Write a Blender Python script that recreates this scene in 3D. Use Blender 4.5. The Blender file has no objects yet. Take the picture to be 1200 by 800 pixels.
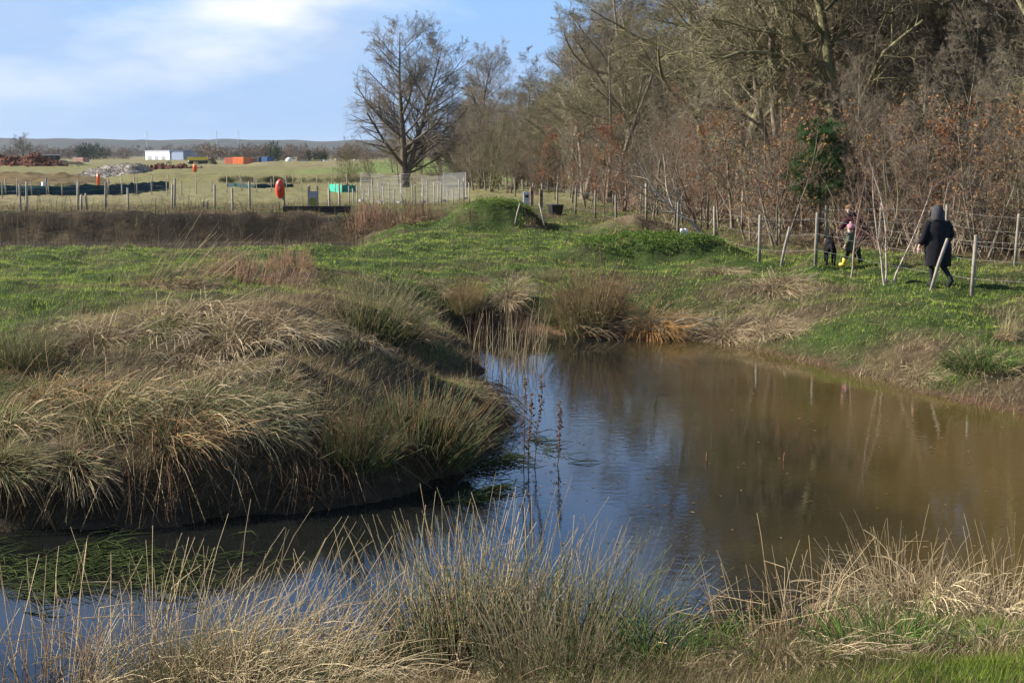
import bpy, math, random
import numpy as np
from mathutils import Vector, Quaternion

random.seed(11)
RNG = np.random.default_rng(11)
scene = bpy.context.scene
coll = scene.collection

# ------------------------------------------------------------------ camera
CAM_Z = 3.5
FPX = 1667.0                       # focal length in pixels of a 1200 px wide frame (50 mm)
PITCH = math.atan((400 - 182) / FPX)
cam_data = bpy.data.cameras.new("camera")
cam = bpy.data.objects.new("camera", cam_data)
coll.objects.link(cam)
cam.location = (0, 0, CAM_Z)
cam.rotation_euler = (math.pi / 2 - PITCH, 0, 0)
cam_data.sensor_width = 36.0
cam_data.lens = 50.0
cam_data.clip_start = 0.1
cam_data.clip_end = 20000
cam_data.dof.use_dof = True
cam_data.dof.focus_distance = 13.0
cam_data.dof.aperture_fstop = 11.0
scene.camera = cam

# ------------------------------------------------------------------ sky and sun
SUN_EL = math.radians(29)
SUN_BEYOND = math.radians(8)       # sun from the left, a little beyond the picture plane
to_sun = Vector((-math.cos(SUN_EL) * math.cos(SUN_BEYOND), math.cos(SUN_EL) * math.sin(SUN_BEYOND), math.sin(SUN_EL)))
world = bpy.data.worlds.new("World")
scene.world = world
world.use_nodes = True
wn = world.node_tree.nodes; wl = world.node_tree.links
wn.clear()
w_out = wn.new('ShaderNodeOutputWorld')
w_bg = wn.new('ShaderNodeBackground'); w_bg.inputs[1].default_value = 0.05
sky = wn.new('ShaderNodeTexSky'); sky.sky_type = 'NISHITA'; sky.sun_disc = False
sky.sun_elevation = SUN_EL
sky.sun_rotation = math.radians(-90 + 8)
sky.altitude = 60; sky.air_density = 1.0; sky.dust_density = 0.1; sky.ozone_density = 6.0
tc = wn.new('ShaderNodeTexCoord')
mp = wn.new('ShaderNodeMapping'); mp.inputs['Scale'].default_value = (1.0, 1.0, 3.0)
mp.inputs['Location'].default_value = (3.6, 0.4, 0.35)
mp.inputs['Rotation'].default_value = (0, 0, math.radians(11))
n1 = wn.new('ShaderNodeTexNoise'); n1.inputs['Scale'].default_value = 3.1; n1.inputs['Detail'].default_value = 9; n1.inputs['Roughness'].default_value = 0.53; n1.inputs['Distortion'].default_value = 0.25
r1 = wn.new('ShaderNodeValToRGB')
r1.color_ramp.elements[0].position = 0.39; r1.color_ramp.elements[0].color = (0, 0, 0, 1)
r1.color_ramp.elements[1].position = 0.555; r1.color_ramp.elements[1].color = (1, 1, 1, 1)
n2 = wn.new('ShaderNodeTexNoise'); n2.inputs['Scale'].default_value = 5.0; n2.inputs['Detail'].default_value = 5
cc = wn.new('ShaderNodeValToRGB')
cc.color_ramp.elements[0].position = 0.42; cc.color_ramp.elements[0].color = (5.0, 6.3, 8.6, 1)
cc.color_ramp.elements[1].position = 0.58; cc.color_ramp.elements[1].color = (9.6, 9.9, 10.2, 1)
mx = wn.new('ShaderNodeMix'); mx.data_type = 'RGBA'
mul = wn.new('ShaderNodeMath'); mul.operation = 'MULTIPLY'; mul.inputs[1].default_value = 0.9
# broken cloud thins out higher up, as the blue in the pond shows
cf = wn.new('ShaderNodeMapRange'); cf.inputs[1].default_value = 0.1; cf.inputs[2].default_value = 0.3; cf.inputs[3].default_value = 0.95; cf.inputs[4].default_value = 0.25
wl.new(tc.outputs['Generated'], mp.inputs['Vector'])
wl.new(mp.outputs[0], n1.inputs['Vector']); wl.new(mp.outputs[0], n2.inputs['Vector'])
wl.new(n1.outputs[0], r1.inputs[0]); wl.new(n2.outputs[0], cc.inputs[0])
wl.new(r1.outputs[0], mul.inputs[0])
wl.new(mul.outputs[0], mx.inputs['Factor'])
# blue tint added over the sky model, strongest low down, for the pond's reflection
sx = wn.new('ShaderNodeSeparateXYZ'); vf = wn.new('ShaderNodeMapRange')
vf.inputs[1].default_value = 0.3; vf.inputs[2].default_value = 0.6; vf.inputs[3].default_value = 0.94; vf.inputs[4].default_value = 0.1
mv = wn.new('ShaderNodeMix'); mv.data_type = 'RGBA'; vc = wn.new('ShaderNodeValToRGB'); vc.color_ramp.elements[0].position = 0.0; vc.color_ramp.elements[0].color = (3.9, 5.7, 8.6, 1); vc.color_ramp.elements[1].position = 0.3; vc.color_ramp.elements[1].color = (2.0, 4.7, 10.4, 1)
e_v = vc.color_ramp.elements.new(0.1); e_v.color = (3.3, 5.7, 9.6, 1)
wl.new(tc.outputs['Generated'], sx.inputs[0]); wl.new(sx.outputs['Z'], vf.inputs[0]); wl.new(sx.outputs['Z'], cf.inputs[0]); lo_ = wn.new('ShaderNodeMapRange'); lo_.inputs[1].default_value = 0.03; lo_.inputs[2].default_value = 0.075; lo_.inputs[3].default_value = 0.25; lo_.inputs[4].default_value = 1.0
m3 = wn.new('ShaderNodeMath'); m3.operation = 'MULTIPLY'
wl.new(sx.outputs['Z'], lo_.inputs[0]); wl.new(cf.outputs[0], m3.inputs[0]); wl.new(lo_.outputs[0], m3.inputs[1]); wl.new(m3.outputs[0], mul.inputs[1]); wl.new(vf.outputs[0], mv.inputs['Factor']); wl.new(sx.outputs['Z'], vc.inputs[0]); wl.new(vc.outputs[0], mv.inputs['B'])
wl.new(sky.outputs[0], mv.inputs['A'])
wl.new(mv.outputs['Result'], mx.inputs['A']); wl.new(cc.outputs[0], mx.inputs['B'])
wl.new(mx.outputs['Result'], w_bg.inputs[0])
wl.new(w_bg.outputs[0], w_out.inputs[0])

sun_data = bpy.data.lights.new("sun", 'SUN')
sun_data.energy = 5.0; sun_data.angle = math.radians(0.53); sun_data.color = (1.0, 0.93, 0.82)
sun = bpy.data.objects.new("sun", sun_data); coll.objects.link(sun)
sun.rotation_mode = 'QUATERNION'
sun.rotation_quaternion = (-to_sun).to_track_quat('-Z', 'Y')
sun.location = (-30, 10, 40)

scene.view_settings.view_transform = 'Standard'
scene.view_settings.look = 'None'
scene.view_settings.exposure = 1.12
scene.view_settings.gamma = 1.0
scene.cycles.max_bounces = 5
scene.cycles.diffuse_bounces = 1
scene.cycles.glossy_bounces = 3
scene.cycles.transmission_bounces = 2
scene.cycles.volume_bounces = 0
scene.cycles.transparent_max_bounces = 8
scene.cycles.use_denoising = True
scene.cycles.use_adaptive_sampling = True
scene.cycles.adaptive_threshold = 0.02
try:
    scene.cycles.denoiser = 'OPENIMAGEDENOISE'
except Exception:
    pass

# ------------------------------------------------------------------ helpers
def ray(px, py):
    u = (px - 600) / FPX; v = (400 - py) / FPX
    c, s = math.cos(PITCH), math.sin(PITCH)
    return np.array([u, c + v * s, -s + v * c])

def G(px, py, z):
    d = ray(px, py); t = (z - CAM_Z) / d[2]
    return np.array([d[0] * t, d[1] * t, z])

def AT(px, dist, z=0.0):
    """point at forward distance dist seen at column px"""
    return np.array([(px - 600) / FPX * dist, dist, z])

_tab = np.random.default_rng(5).random((256, 256))
def vnoise(x, y):
    xi = np.floor(x).astype(int); yi = np.floor(y).astype(int)
    fx = x - xi; fy = y - yi
    fx = fx * fx * (3 - 2 * fx); fy = fy * fy * (3 - 2 * fy)
    a = _tab[xi & 255, yi & 255]; b = _tab[(xi + 1) & 255, yi & 255]
    c = _tab[xi & 255, (yi + 1) & 255]; d = _tab[(xi + 1) & 255, (yi + 1) & 255]
    return (a * (1 - fx) + b * fx) * (1 - fy) + (c * (1 - fx) + d * fx) * fy
def fbm(x, y, o=4):
    s = 0; a = 0.5; t = 0
    for k in range(o):
        s = s + a * vnoise(x * 2 ** k + 17.3 * k, y * 2 ** k + 9.1 * k); t += a; a *= 0.5
    return s / t
def sstep(a, b, x):
    t = np.clip((x - a) / (b - a), 0, 1); return t * t * (3 - 2 * t)

def make_mesh(name, verts, polys, cols=None, smooth=True):
    """polys: list of int arrays (n,k). cols: (nverts,3) colour of the thing itself"""
    me = bpy.data.meshes.new(name)
    verts = np.ascontiguousarray(verts, dtype=np.float32)
    me.vertices.add(len(verts)); me.vertices.foreach_set("co", verts.ravel())
    polys = [np.asarray(p, dtype=np.int32) for p in polys if len(p)]
    nl = sum(p.size for p in polys); npoly = sum(len(p) for p in polys)
    me.loops.add(nl); me.polygons.add(npoly)
    me.loops.foreach_set("vertex_index", np.concatenate([p.ravel() for p in polys]))
    ls = []; off = 0
    for p in polys:
        ls.append(off + np.arange(len(p), dtype=np.int32) * p.shape[1]); off += p.size
    me.polygons.foreach_set("loop_start", np.concatenate(ls).astype(np.int32))
    me.polygons.foreach_set("use_smooth", np.full(npoly, bool(smooth)))
    me.update(calc_edges=True)
    if cols is not None:
        at = me.color_attributes.new("Col", 'FLOAT_COLOR', 'POINT')
        c4 = np.ones((len(verts), 4), dtype=np.float32); c4[:, :3] = cols
        at.data.foreach_set("color", c4.ravel())
    return me

def obj(name, me, mat=None, parent=None, loc=None, kind=None):
    o = bpy.data.objects.new(name, me); coll.objects.link(o)
    if mat is not None and me is not None and not me.materials:
        me.materials.append(mat)
    if parent is not None: o.parent = parent
    if loc is not None: o.location = [float(v) for v in loc]
    if kind: o["kind"] = kind
    return o

def thing(name, label, cat, loc=(0, 0, 0), rz=0.0, group=None):
    o = bpy.data.objects.new(name, None); coll.objects.link(o)
    o.empty_display_size = 0.2
    o.location = [float(v) for v in loc]; o.rotation_euler = (0, 0, rz)
    tag(o, label, cat, group); return o

def tag(o, label, cat=None, group=None):
    o["label"] = label
    if cat: o["category"] = cat
    if group: o["group"] = group

def norm(v):
    return v / np.maximum(np.linalg.norm(v, axis=-1, keepdims=True), 1e-9)

def tubes(P, R, sides=3):
    """P (N,n,3) polylines, R (N,n) radii -> verts, quads (no caps)"""
    N, n, _ = P.shape
    T = np.empty_like(P)
    T[:, 1:-1] = P[:, 2:] - P[:, :-2]; T[:, 0] = P[:, 1] - P[:, 0]; T[:, -1] = P[:, -1] - P[:, -2]
    T = norm(T)
    ref = np.where(np.abs(T[:, :1, 2:3]) > 0.75, np.array([[[1.0, 0, 0]]]), np.array([[[0, 0, 1.0]]]))
    ref = np.broadcast_to(ref, T.shape)
    A = norm(np.cross(T, ref)); B = np.cross(T, A)
    an = np.arange(sides) * 2 * math.pi / sides
    V = P[:, :, None, :] + R[:, :, None, None] * (A[:, :, None, :] * np.cos(an)[None, None, :, None] + B[:, :, None, :] * np.sin(an)[None, None, :, None])
    idx = np.arange(N * n * sides).reshape(N, n, sides)
    q = np.stack([idx[:, :-1], np.roll(idx[:, :-1], -1, 2), np.roll(idx[:, 1:], -1, 2), idx[:, 1:]], -1).reshape(-1, 4)
    return V.reshape(-1, 3), q

class Mesher:
    """collects tubes, boxes, lathes for ONE mesh"""
    def __init__(s): s.v = []; s.p = {}; s.c = []; s.n = 0
    def add(s, V, polys, col=(.5, .5, .5)):
        V = np.asarray(V, dtype=float); polys = np.asarray(polys)
        s.v.append(V)
        col = np.asarray(col, dtype=float)
        s.c.append(np.broadcast_to(col, V.shape) if col.ndim == 1 else col)
        s.p.setdefault(polys.shape[1], []).append(polys + s.n); s.n += len(V)
    def tubes(s, P, R, sides=3, col=(.5, .5, .5)):
        V, q = tubes(P, R, sides); col = np.asarray(col, dtype=float)
        if col.ndim == 2: col = np.repeat(col, P.shape[1] * sides, 0)
        elif col.ndim == 3: col = np.repeat(col.reshape(-1, 3), sides, 0)
        s.add(V, q, col)
    def tube(s, pts, rads, sides=8, col=(.5, .5, .5), cap=True):
        P = np.asarray(pts, float)[None]; R = np.asarray(rads, float)[None]
        V, q = tubes(P, R, sides); b = s.n; s.add(V, q, col)
        if cap:
            n = P.shape[1]
            s.p.setdefault(sides, []).append(np.array([list(range(sides))[::-1]]) + b)
            s.p.setdefault(sides, []).append(np.array([list(range((n - 1) * sides, n * sides))]) + b)
    def box(s, c, size, rz=0.0, col=(.5, .5, .5), taper=1.0):
        x, y, z = np.array(size) / 2
        V = np.array([[sx * x * (taper if sz > 0 else 1), sy * y * (taper if sz > 0 else 1), sz * z] for sz in (-1, 1) for sy in (-1, 1) for sx in (-1, 1)])
        ca, sa = math.cos(rz), math.sin(rz)
        V = np.stack([V[:, 0] * ca - V[:, 1] * sa, V[:, 0] * sa + V[:, 1] * ca, V[:, 2]], 1) + np.array(c)
        F = [[0, 2, 3, 1], [4, 5, 7, 6], [0, 1, 5, 4], [2, 6, 7, 3], [0, 4, 6, 2], [1, 3, 7, 5]]
        s.add(V, F, col)
    def loft(s, rings, col=(.5, .5, .5)):
        """rings: list of (k,3) arrays, closed ends"""
        k = len(rings[0]); b = s.n; n = len(rings)
        V = np.concatenate([np.asarray(r, float) for r in rings])
        idx = np.arange(n * k).reshape(n, k)
        q = np.stack([idx[:-1], np.roll(idx[:-1], -1, 1), np.roll(idx[1:], -1, 1), idx[1:]], -1).reshape(-1, 4)
        s.add(V, q, col)
        s.p.setdefault(k, []).append(np.array([list(range(k))[::-1]]) + b)
        s.p.setdefault(k, []).append(np.array([list(range((n - 1) * k, n * k))]) + b)
    def mesh(s, name, smooth=True):
        return make_mesh(name, np.concatenate(s.v), [np.concatenate(p) for p in s.p.values()], np.concatenate(s.c), smooth)

# ------------------------------------------------------------------ materials
def base_mat(name):
    m = bpy.data.materials.new(name); m.use_nodes = True
    nt = m.node_tree; b = nt.nodes['Principled BSDF']
    return m, nt, b
def N(nt, t): return nt.nodes.new(t)

def mat_col(name, rough=0.75, var=0.25, scale=6.0, spec=0.25, bump=0.0, trans=0.0):
    """colour from the mesh's own colour attribute with procedural variation"""
    m, nt, b = base_mat(name)
    a = N(nt, 'ShaderNodeAttribute'); a.attribute_name = "Col"
    tcn = N(nt, 'ShaderNodeTexCoord')
    no = N(nt, 'ShaderNodeTexNoise'); no.inputs['Scale'].default_value = scale; no.inputs['Detail'].default_value = 4
    mr = N(nt, 'ShaderNodeMapRange'); mr.inputs[1].default_value = 0.3; mr.inputs[2].default_value = 0.7
    mr.inputs[3].default_value = 1 - var; mr.inputs[4].default_value = 1 + var
    mu = N(nt, 'ShaderNodeVectorMath'); mu.operation = 'SCALE'
    nt.links.new(tcn.outputs['Object'], no.inputs['Vector'])
    nt.links.new(no.outputs[0], mr.inputs[0]); nt.links.new(a.outputs['Color'], mu.inputs[0]); nt.links.new(mr.outputs[0], mu.inputs['Scale'])
    nt.links.new(mu.outputs[0], b.inputs['Base Color'])
    b.inputs['Roughness'].default_value = rough; b.inputs['Specular IOR Level'].default_value = spec
    if bump:
        bp = N(nt, 'ShaderNodeBump'); bp.inputs['Strength'].default_value = bump; bp.inputs['Distance'].default_value = 0.02
        nt.links.new(no.outputs[0], bp.inputs['Height']); nt.links.new(bp.outputs[0], b.inputs['Normal'])
    if trans:
        out = nt.nodes['Material Output']
        tr = N(nt, 'ShaderNodeBsdfTranslucent'); ms = N(nt, 'ShaderNodeMixShader'); ms.inputs[0].default_value = trans
        nt.links.new(mu.outputs[0], tr.inputs[0]); nt.links.new(b.outputs[0], ms.inputs[1]); nt.links.new(tr.outputs[0], ms.inputs[2])
        nt.links.new(ms.outputs[0], out.inputs[0])
    return m

M_STEM = mat_col("rush_stems", 0.8, 0.2, 9, 0.08, trans=0.05)
M_GRASS = mat_col("grass_blades", 0.8, 0.25, 0.8, 0.06, trans=0.3)
M_LEAF = mat_col("leaves", 0.75, 0.3, 3, 0.1, trans=0.3)
M_BARK = mat_col("bark", 0.95, 0.4, 5, 0.05, bump=0.6)
M_TWIG = mat_col("twigs", 0.9, 0.25, 1.2, 0.05)
M_WOOD = mat_col("weathered_wood", 0.85, 0.3, 7, 0.2, bump=0.3)
M_PAINT = mat_col("painted_surface", 0.5, 0.12, 2, 0.4)
M_CLOTH = mat_col("cloth", 0.9, 0.25, 14, 0.15, bump=0.4)
M_SKIN = mat_col("skin", 0.55, 0.08, 10, 0.35)
M_FUR = mat_col("fur", 0.85, 0.3, 25, 0.1, bump=0.5)
M_SOIL = mat_col("soil", 0.95, 0.4, 1.6, 0.1, bump=0.8)
M_PLASTIC = mat_col("plastic", 0.35, 0.08, 4, 0.5)
M_METAL = mat_col("galvanised_metal", 0.4, 0.15, 5, 0.5)

# ------------------------------------------------------------------ pond outline
shore_px = [(-420, 700), (-300, 645), (-100, 625), (60, 622), (180, 617), (300, 606), (400, 595), (480, 577), (540, 554),
            (585, 527), (606, 501), (600, 475), (580, 450), (566, 428), (556, 410), (540, 396), (528, 389),
            (560, 385), (620, 389), (665, 394), (740, 397), (830, 403), (880, 413), (950, 431), (1020, 448), (1100, 470),
            (1200, 494), (1330, 540), (1450, 600), (1480, 660),
            (1400, 700), (1250, 705), (1100, 715), (960, 728), (890, 742), (800, 764), (700, 778), (560, 780), (450, 782),
            (330, 795), (200, 812), (50, 838), (-150, 850), (-350, 800)]
SH = np.array([G(a, b, 0.0)[:2] for a, b in shore_px])
def _catmull(P, k=4):
    n = len(P); out = []
    for i in range(n):
        p0, p1, p2, p3 = P[i - 1], P[i], P[(i + 1) % n], P[(i + 2) % n]
        for j in range(k):
            t = j / k
            out.append(0.5 * ((2 * p1) + (-p0 + p2) * t + (2 * p0 - 5 * p1 + 4 * p2 - p3) * t * t + (-p0 + 3 * p1 - 3 * p2 + p3) * t ** 3))
    return np.array(out)
POND = _catmull(SH, 3)
def pond_sd(x, y):
    d2 = np.full(x.shape, 1e9); ins = np.zeros(x.shape, bool)
    n = len(POND)
    for i in range(n):
        a = POND[i]; b = POND[(i + 1) % n]; e = b - a
        t = np.clip(((x - a[0]) * e[0] + (y - a[1]) * e[1]) / (e @ e + 1e-12), 0, 1)
        d2 = np.minimum(d2, (x - a[0] - t * e[0]) ** 2 + (y - a[1] - t * e[1]) ** 2)
        c = (a[1] > y) != (b[1] > y)
        xi = a[0] + (y - a[1]) / (e[1] if abs(e[1]) > 1e-12 else 1e-12) * e[0]
        ins ^= c & (x < xi)
    d = np.sqrt(d2)
    return np.where(ins, -d, d)

# ------------------------------------------------------------------ terrain: traced spot heights (column, row, height, green cover)
CP = [(-150, 545, .5, .05), (0, 545, .55, .05), (200, 550, .55, .05), (400, 550, .45, .1), (500, 538, .3, .25), (560, 510, .18, .5), (520, 480, .42, .1),
      (-150, 450, .9, .2), (0, 450, .95, .3), (120, 445, .98, .2), (230, 440, 1.0, .1), (330, 418, 1.25, .05), (362, 424, 1.15, .05), (402, 445, .3, .02), (450, 432, .28, .02), (500, 442, .2, .02), (540, 440, .1, .02), (395, 415, .75, .02), (430, 405, .62, .02),
      (-150, 370, 1.25, .9), (0, 372, 1.22, .9), (120, 362, 1.28, .6), (240, 358, 1.36, .2), (330, 356, 1.5, .1), (362, 364, 1.46, .1), (395, 378, .98, .15), (440, 372, 1.0, .3), (480, 372, .75, .3), (520, 372, .4, .5),
      (0, 320, 1.15, 1), (150, 320, 1.18, .95), (250, 325, 1.22, .5), (330, 318, 1.2, .35), (400, 320, 1.1, .8), (470, 330, .95, .8), (540, 335, .7, .8),
      (0, 290, 1.05, .9), (200, 288, 1.05, .8), (300, 290, 1.1, .8), (420, 285, 1.12, 1), (500, 290, 1.05, 1), (560, 300, 1.0, 1),
      (600, 350, .6, .6), (660, 370, .3, .55), (620, 375, .2, .6), (700, 345, .55, .6), (760, 370, .28, .35), (850, 360, .42, .4), (700, 310, .85, .9), (800, 315, .8, .8), (900, 335, .75, .5),
      (640, 290, .85, 1), (930, 362, .55, .2), (870, 392, .2, .1), (945, 400, .32, .35), (1000, 380, .52, .6), (1060, 430, .25, .25), (1000, 330, .84, .9), (1100, 345, .84, .8),
      (1100, 410, .4, .5), (1180, 400, .5, .45), (1200, 350, .84, .7), (1330, 350, .86, .8), (1180, 450, .22, .3), (1330, 460, .4, .4),
      (640, 270, .8, 1), (720, 285, .82, 1), (900, 300, .85, 1), (1000, 312, .86, 1), (1200, 318, .9, .8), (1000, 290, .95, .1), (1200, 290, 1.0, .05), (850, 270, 1.0, .1), (560, 262, .9, 1), (480, 262, 1.0, .9), (700, 262, .85, .5)]
cpw = [list(G(a, b, z)[:2]) + [z, g] for a, b, z, g in CP]
for i, (a, b) in enumerate(shore_px):
    w = G(a, b, 0)
    if 1 <= i <= 8: cpw.append([w[0], w[1], .42, 0.05])
    elif 9 <= i <= 16: cpw.append([w[0], w[1], .16, 0.4])
    elif 17 <= i <= 20: cpw.append([w[0], w[1], .14, 0.5])
    else: cpw.append([w[0], w[1], .10, 0.05 if i < 30 else 0.3])
# near bank and outskirts, world positions
for x, y, z, g in [(0, 0, 1.85, .8), (-6, 0, 1.8, .5), (6, 0, 1.85, .9), (0, -20, 2.0, .9), (-30, -10, 1.8, .8), (30, -10, 1.8, .8),
                   (2.6, 6.3, 1.08, .8), (3.2, 7.2, .95, .75), (2.2, 7.6, .75, .6), (0.8, 7.2, .7, .2), (0, 7.4, .6, .2), (-1.5, 7.4, .5, .2), (-3.4, 7.0, .5, .2), (5, 7, 1.1, .8), (8, 8, 1.1, .8), (0, 5, 1.15, .7), (-4, 4.5, 1.1, .6),
                   (4.2, 8.6, .5, .5), (5.6, 9.2, .45, .5),
                   (14, 14, 1.0, .8), (15, 22, 1.0, .8), (20, 30, 1.0, .2), (30, 10, 1.2, .8), (40, 40, 1.2, .1), (30, 60, 1.2, .1), (16, 60, 1.1, .1), (12, 80, 1.0, .1),
                   (-14, 13, 1.0, .3), (-20, 25, 1.2, .9), (-25, 40, 1.1, .9), (-40, 20, 1.2, .9), (-25, 62, 1.1, .25), (-15, 62, 1.12, .25), (-8, 62, 1.05, .3), (-3, 66, 1.0, .6), (0, 75, .95, .7), (-20, 80, .9, .1), (-5, 85, .9, .2), (-40, 75, .9, .1)]:
    cpw.append([x, y, z, g])
CPW = np.array(cpw)
def _rbf(vals):
    X = CPW[:, :2]; n = len(X)
    D = np.sqrt(((X[:, None] - X[None]) ** 2).sum(-1) + 0.02)
    A = np.zeros((n + 1, n + 1)); A[:n, :n] = D + np.eye(n) * 0.02; A[:n, n] = 1; A[n, :n] = 1
    return np.linalg.solve(A, np.append(vals, 0))
WZ = _rbf(CPW[:, 2]); WG = _rbf(CPW[:, 3])
def rbf(x, y, W):
    out = np.full(x.shape, W[-1])
    for i in range(len(CPW)):
        out += W[i] * np.sqrt((x - CPW[i, 0]) ** 2 + (y - CPW[i, 1]) ** 2 + 0.02)
    return out

M1 = G(588, 268, .8); M2 = G(765, 302, .83); M3 = G(737, 270, .85); M4 = G(845, 312, .8)
def hgt(x, y, fine=True):
    x = np.asarray(x, float); y = np.asarray(y, float); shp = x.shape
    x = x.ravel(); y = y.ravel()
    r = np.hypot(x, y)
    z = np.full(x.shape, 0.85)
    k = r < 95
    xs, ys, rs = x[k], y[k], r[k]
    b = np.clip(rbf(xs, ys, WZ), 0.02, 2.2)
    # ditch at the left with its steep shaded far side
    dm = sstep(-3.5, -7.0, xs + (ys - 50) * 0.05) * sstep(37, 46, ys + 0.6 * (vnoise(xs * .5, ys * .1) - .5) * 6) * (1 - sstep(57.2, 59.6, ys))
    b = b - 1.25 * dm
    # mounds
    def mound(c, hx, hy, h, p=4):
        q = (np.abs((xs - c[0]) / hx) ** p + np.abs((ys - c[1]) / hy) ** p)
        return h * np.exp(-q)
    b = b + mound(M1, np.where(xs < M1[0], 2.0, 1.4), 2.2, .92) * (.72 + .56 * fbm(xs * 1.4 + 7, ys * 1.1, 3)) + mound(M2, 2.15, 1.0, .5, 4) + mound(M3, 1.1, 1.2, .55, 2.4) + mound(M4, 0.8, 0.6, .2, 2)
    bl = 1 - sstep(72, 95, rs)
    b = b * bl + 0.85 * (1 - bl)
    z[k] = b
    # field embankments further off
    e = np.where(y > 100, 1, 0)
    z = z + e * 0.9 * sstep(138, 142, y) * sstep(-45, -36, x) * (1 - sstep(-6, 0, x))
    z = z + e * 0.7 * sstep(215, 222, y) * (1 - sstep(0, 6, x))
    z = z + e * 0.9 * sstep(150, 160, y) * (1 - sstep(215, 230, y)) * (1 - sstep(-34, -40, x) * 0) * sstep(-30, -45, x) * 0.7
    if fine:
        am = np.clip(r / 26, .45, 1.5) + .55 * np.exp(-((x + 3.5) / 4.5) ** 2 - ((y - 17) / 5) ** 2)
        z = z + (fbm(x * .55 + 3, y * .55 + 8, 3) - .5) * .32 * np.where(r < 100, 1, .6) + (fbm(x * 2.3, y * 2.3, 3) - .5) * .19 * am
    k = r < 60
    sd = np.full(x.shape, 50.0); sd[k] = pond_sd(x[k], y[k])
    sd = np.where(sd > 0, np.maximum(sd + (fbm(x * 1.6 + 31, y * 1.6, 3) - .56) * .7 * np.exp(-sd * .8), .0), sd)
    w = 0.45 + 0.7 * sstep(0, 3, x) * (1 - sstep(6, 11, y) * .0)
    S = sstep(-0.05, 1, sd / w + 0.02)
    z = np.where(sd > 0, np.maximum(z, 0.06) * S + 0.004 * sd.clip(0, 1) - 0.02, -0.02 - 0.6 * sstep(0, 1.6, -sd))
    return z.reshape(shp)
def h1(x, y): return float(hgt(np.array([x]), np.array([y]))[0])
_T = np.geomspace(4.0, 90, 1500)
def hit(px, py):
    d = ray(px, py); X = d[0] * _T; Y = d[1] * _T; Z = CAM_Z + d[2] * _T
    h = np.maximum(hgt(X, Y), 0.0)
    i = np.argmax(Z < h)
    if not (Z < h).any(): i = len(_T) - 1
    return np.array([X[i], Y[i], h[i]])

# polar sheet, finest where things are near
ang = np.concatenate([np.linspace(-180, -40, 40, endpoint=False), np.linspace(-40, -25, 30, endpoint=False), np.linspace(-25, 25, 300, endpoint=False), np.linspace(25, 40, 30, endpoint=False), np.linspace(40, 180, 40, endpoint=False)])
ang = np.radians(ang)
rad = np.concatenate([[0.05, 1.0, 2.0, 3.0], np.geomspace(4, 75, 380, endpoint=False), np.geomspace(75, 260, 70, endpoint=False), np.geomspace(260, 9000, 30)])
AA, RR = np.meshgrid(ang, rad, indexing='ij')
GX = RR * np.sin(AA); GY = RR * np.cos(AA)
GZ = hgt(GX, GY)
idx = np.arange(GX.size).reshape(GX.shape)
nx = np.roll(idx, -1, 0)
quads = np.stack([idx[:, :-1], idx[:, 1:], nx[:, 1:], nx[:, :-1]], -1).reshape(-1, 4)[:, ::-1]
def green_cover(x, y):
    g = np.full(x.shape, .55); r = np.hypot(x, y); k = r < 95
    g[k] = rbf(x[k], y[k], WG)
    for c, hx, hy in ((M1, 1.7, 2.4), (M2, 2.3, 1.2)):
        q = ((x - c[0]) / hx) ** 4 + ((y - c[1]) / hy) ** 4
        g = np.maximum(g, np.exp(-q))
    q = ((x - M3[0]) / 1.1) ** 2 + ((y - M3[1]) / 1.2) ** 2
    g = g * (1 - .9 * np.exp(-q))
    # ditch is dead growth with little green; its shade is painted into the ground
    dk = sstep(-3.5, -7, x) * sstep(40, 46, y) * (1 - sstep(60, 61, y))
    g = g * (1 - .85 * dk)
    return np.clip(g, 0, 1)
gv = green_cover(GX.ravel(), GY.ravel())
xr, yr = GX.ravel(), GY.ravel()
rr_ = RR.ravel()
soil_red = np.array([.115, .062, .036]); litter = np.array([.075, .056, .032]); green = np.array([.036, .056, .014]); palegr = np.array([.13, .13, .05])
nz = fbm(xr * .9, yr * .9, 4)
gm = np.clip((gv - .5) * 1.4 + .5 + (nz - .5) * 2.2, 0, 1)[:, None]
sdv = np.full(xr.shape, 50.0); kk = rr_ < 60; sdv[kk] = pond_sd(xr[kk], yr[kk])
base = litter * (1 - gm) + green * gm
mud = np.clip((1 - sstep(.1, .7, sdv + (nz - .5) * .8)), 0, 1)[:, None]
lm = sstep(1.5, -.5, xr)[:, None] * sstep(10, 11.5, yr)[:, None]
base = base * (1 - mud) + (soil_red * (1 - lm) + np.array([.045, .034, .022]) * lm) * mud  # left bank mud darkened: the face's shade is painted into its colour
dk = (sstep(-3.5, -7, xr) * sstep(43, 47, yr) * (1 - sstep(59.3, 60.2, yr)))[:, None]
base = base * (1 - dk) + np.array([.028, .023, .015]) * dk  # shade of the ditch painted into the ground colour
q3 = np.exp(-(((xr - M3[0]) / 1.2) ** 2 + ((yr - M3[1]) / 1.3) ** 2))[:, None]
base = base * (1 - q3) + np.array([.17, .12, .08]) * q3
qm = (sstep(M1[0] + .55, M1[0] + 1.0, xr + (nz - .5)) * (1 - sstep(M1[0] + 1.5, M1[0] + 1.9, xr)) * (np.abs(yr - M1[1]) < 2.3))[:, None]
base = base * (1 - qm) + np.array([.055, .038, .024]) * qm
farf = sstep(62, 90, rr_)[:, None]
pf = fbm(xr * .03, yr * .015, 3)[:, None]
fcol = np.array([.22, .19, .095]) * (1 - sstep(.42, .6, pf)) + np.array([.19, .175, .075]) * sstep(.42, .6, pf)
rightgreen = sstep(-28, -20, xr)[:, None] * sstep(140, 150, yr)[:, None]
fcol = fcol * (1 - rightgreen) + np.array([.15, .2, .055]) * rightgreen
base = base * (1 - farf) + fcol * farf
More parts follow.
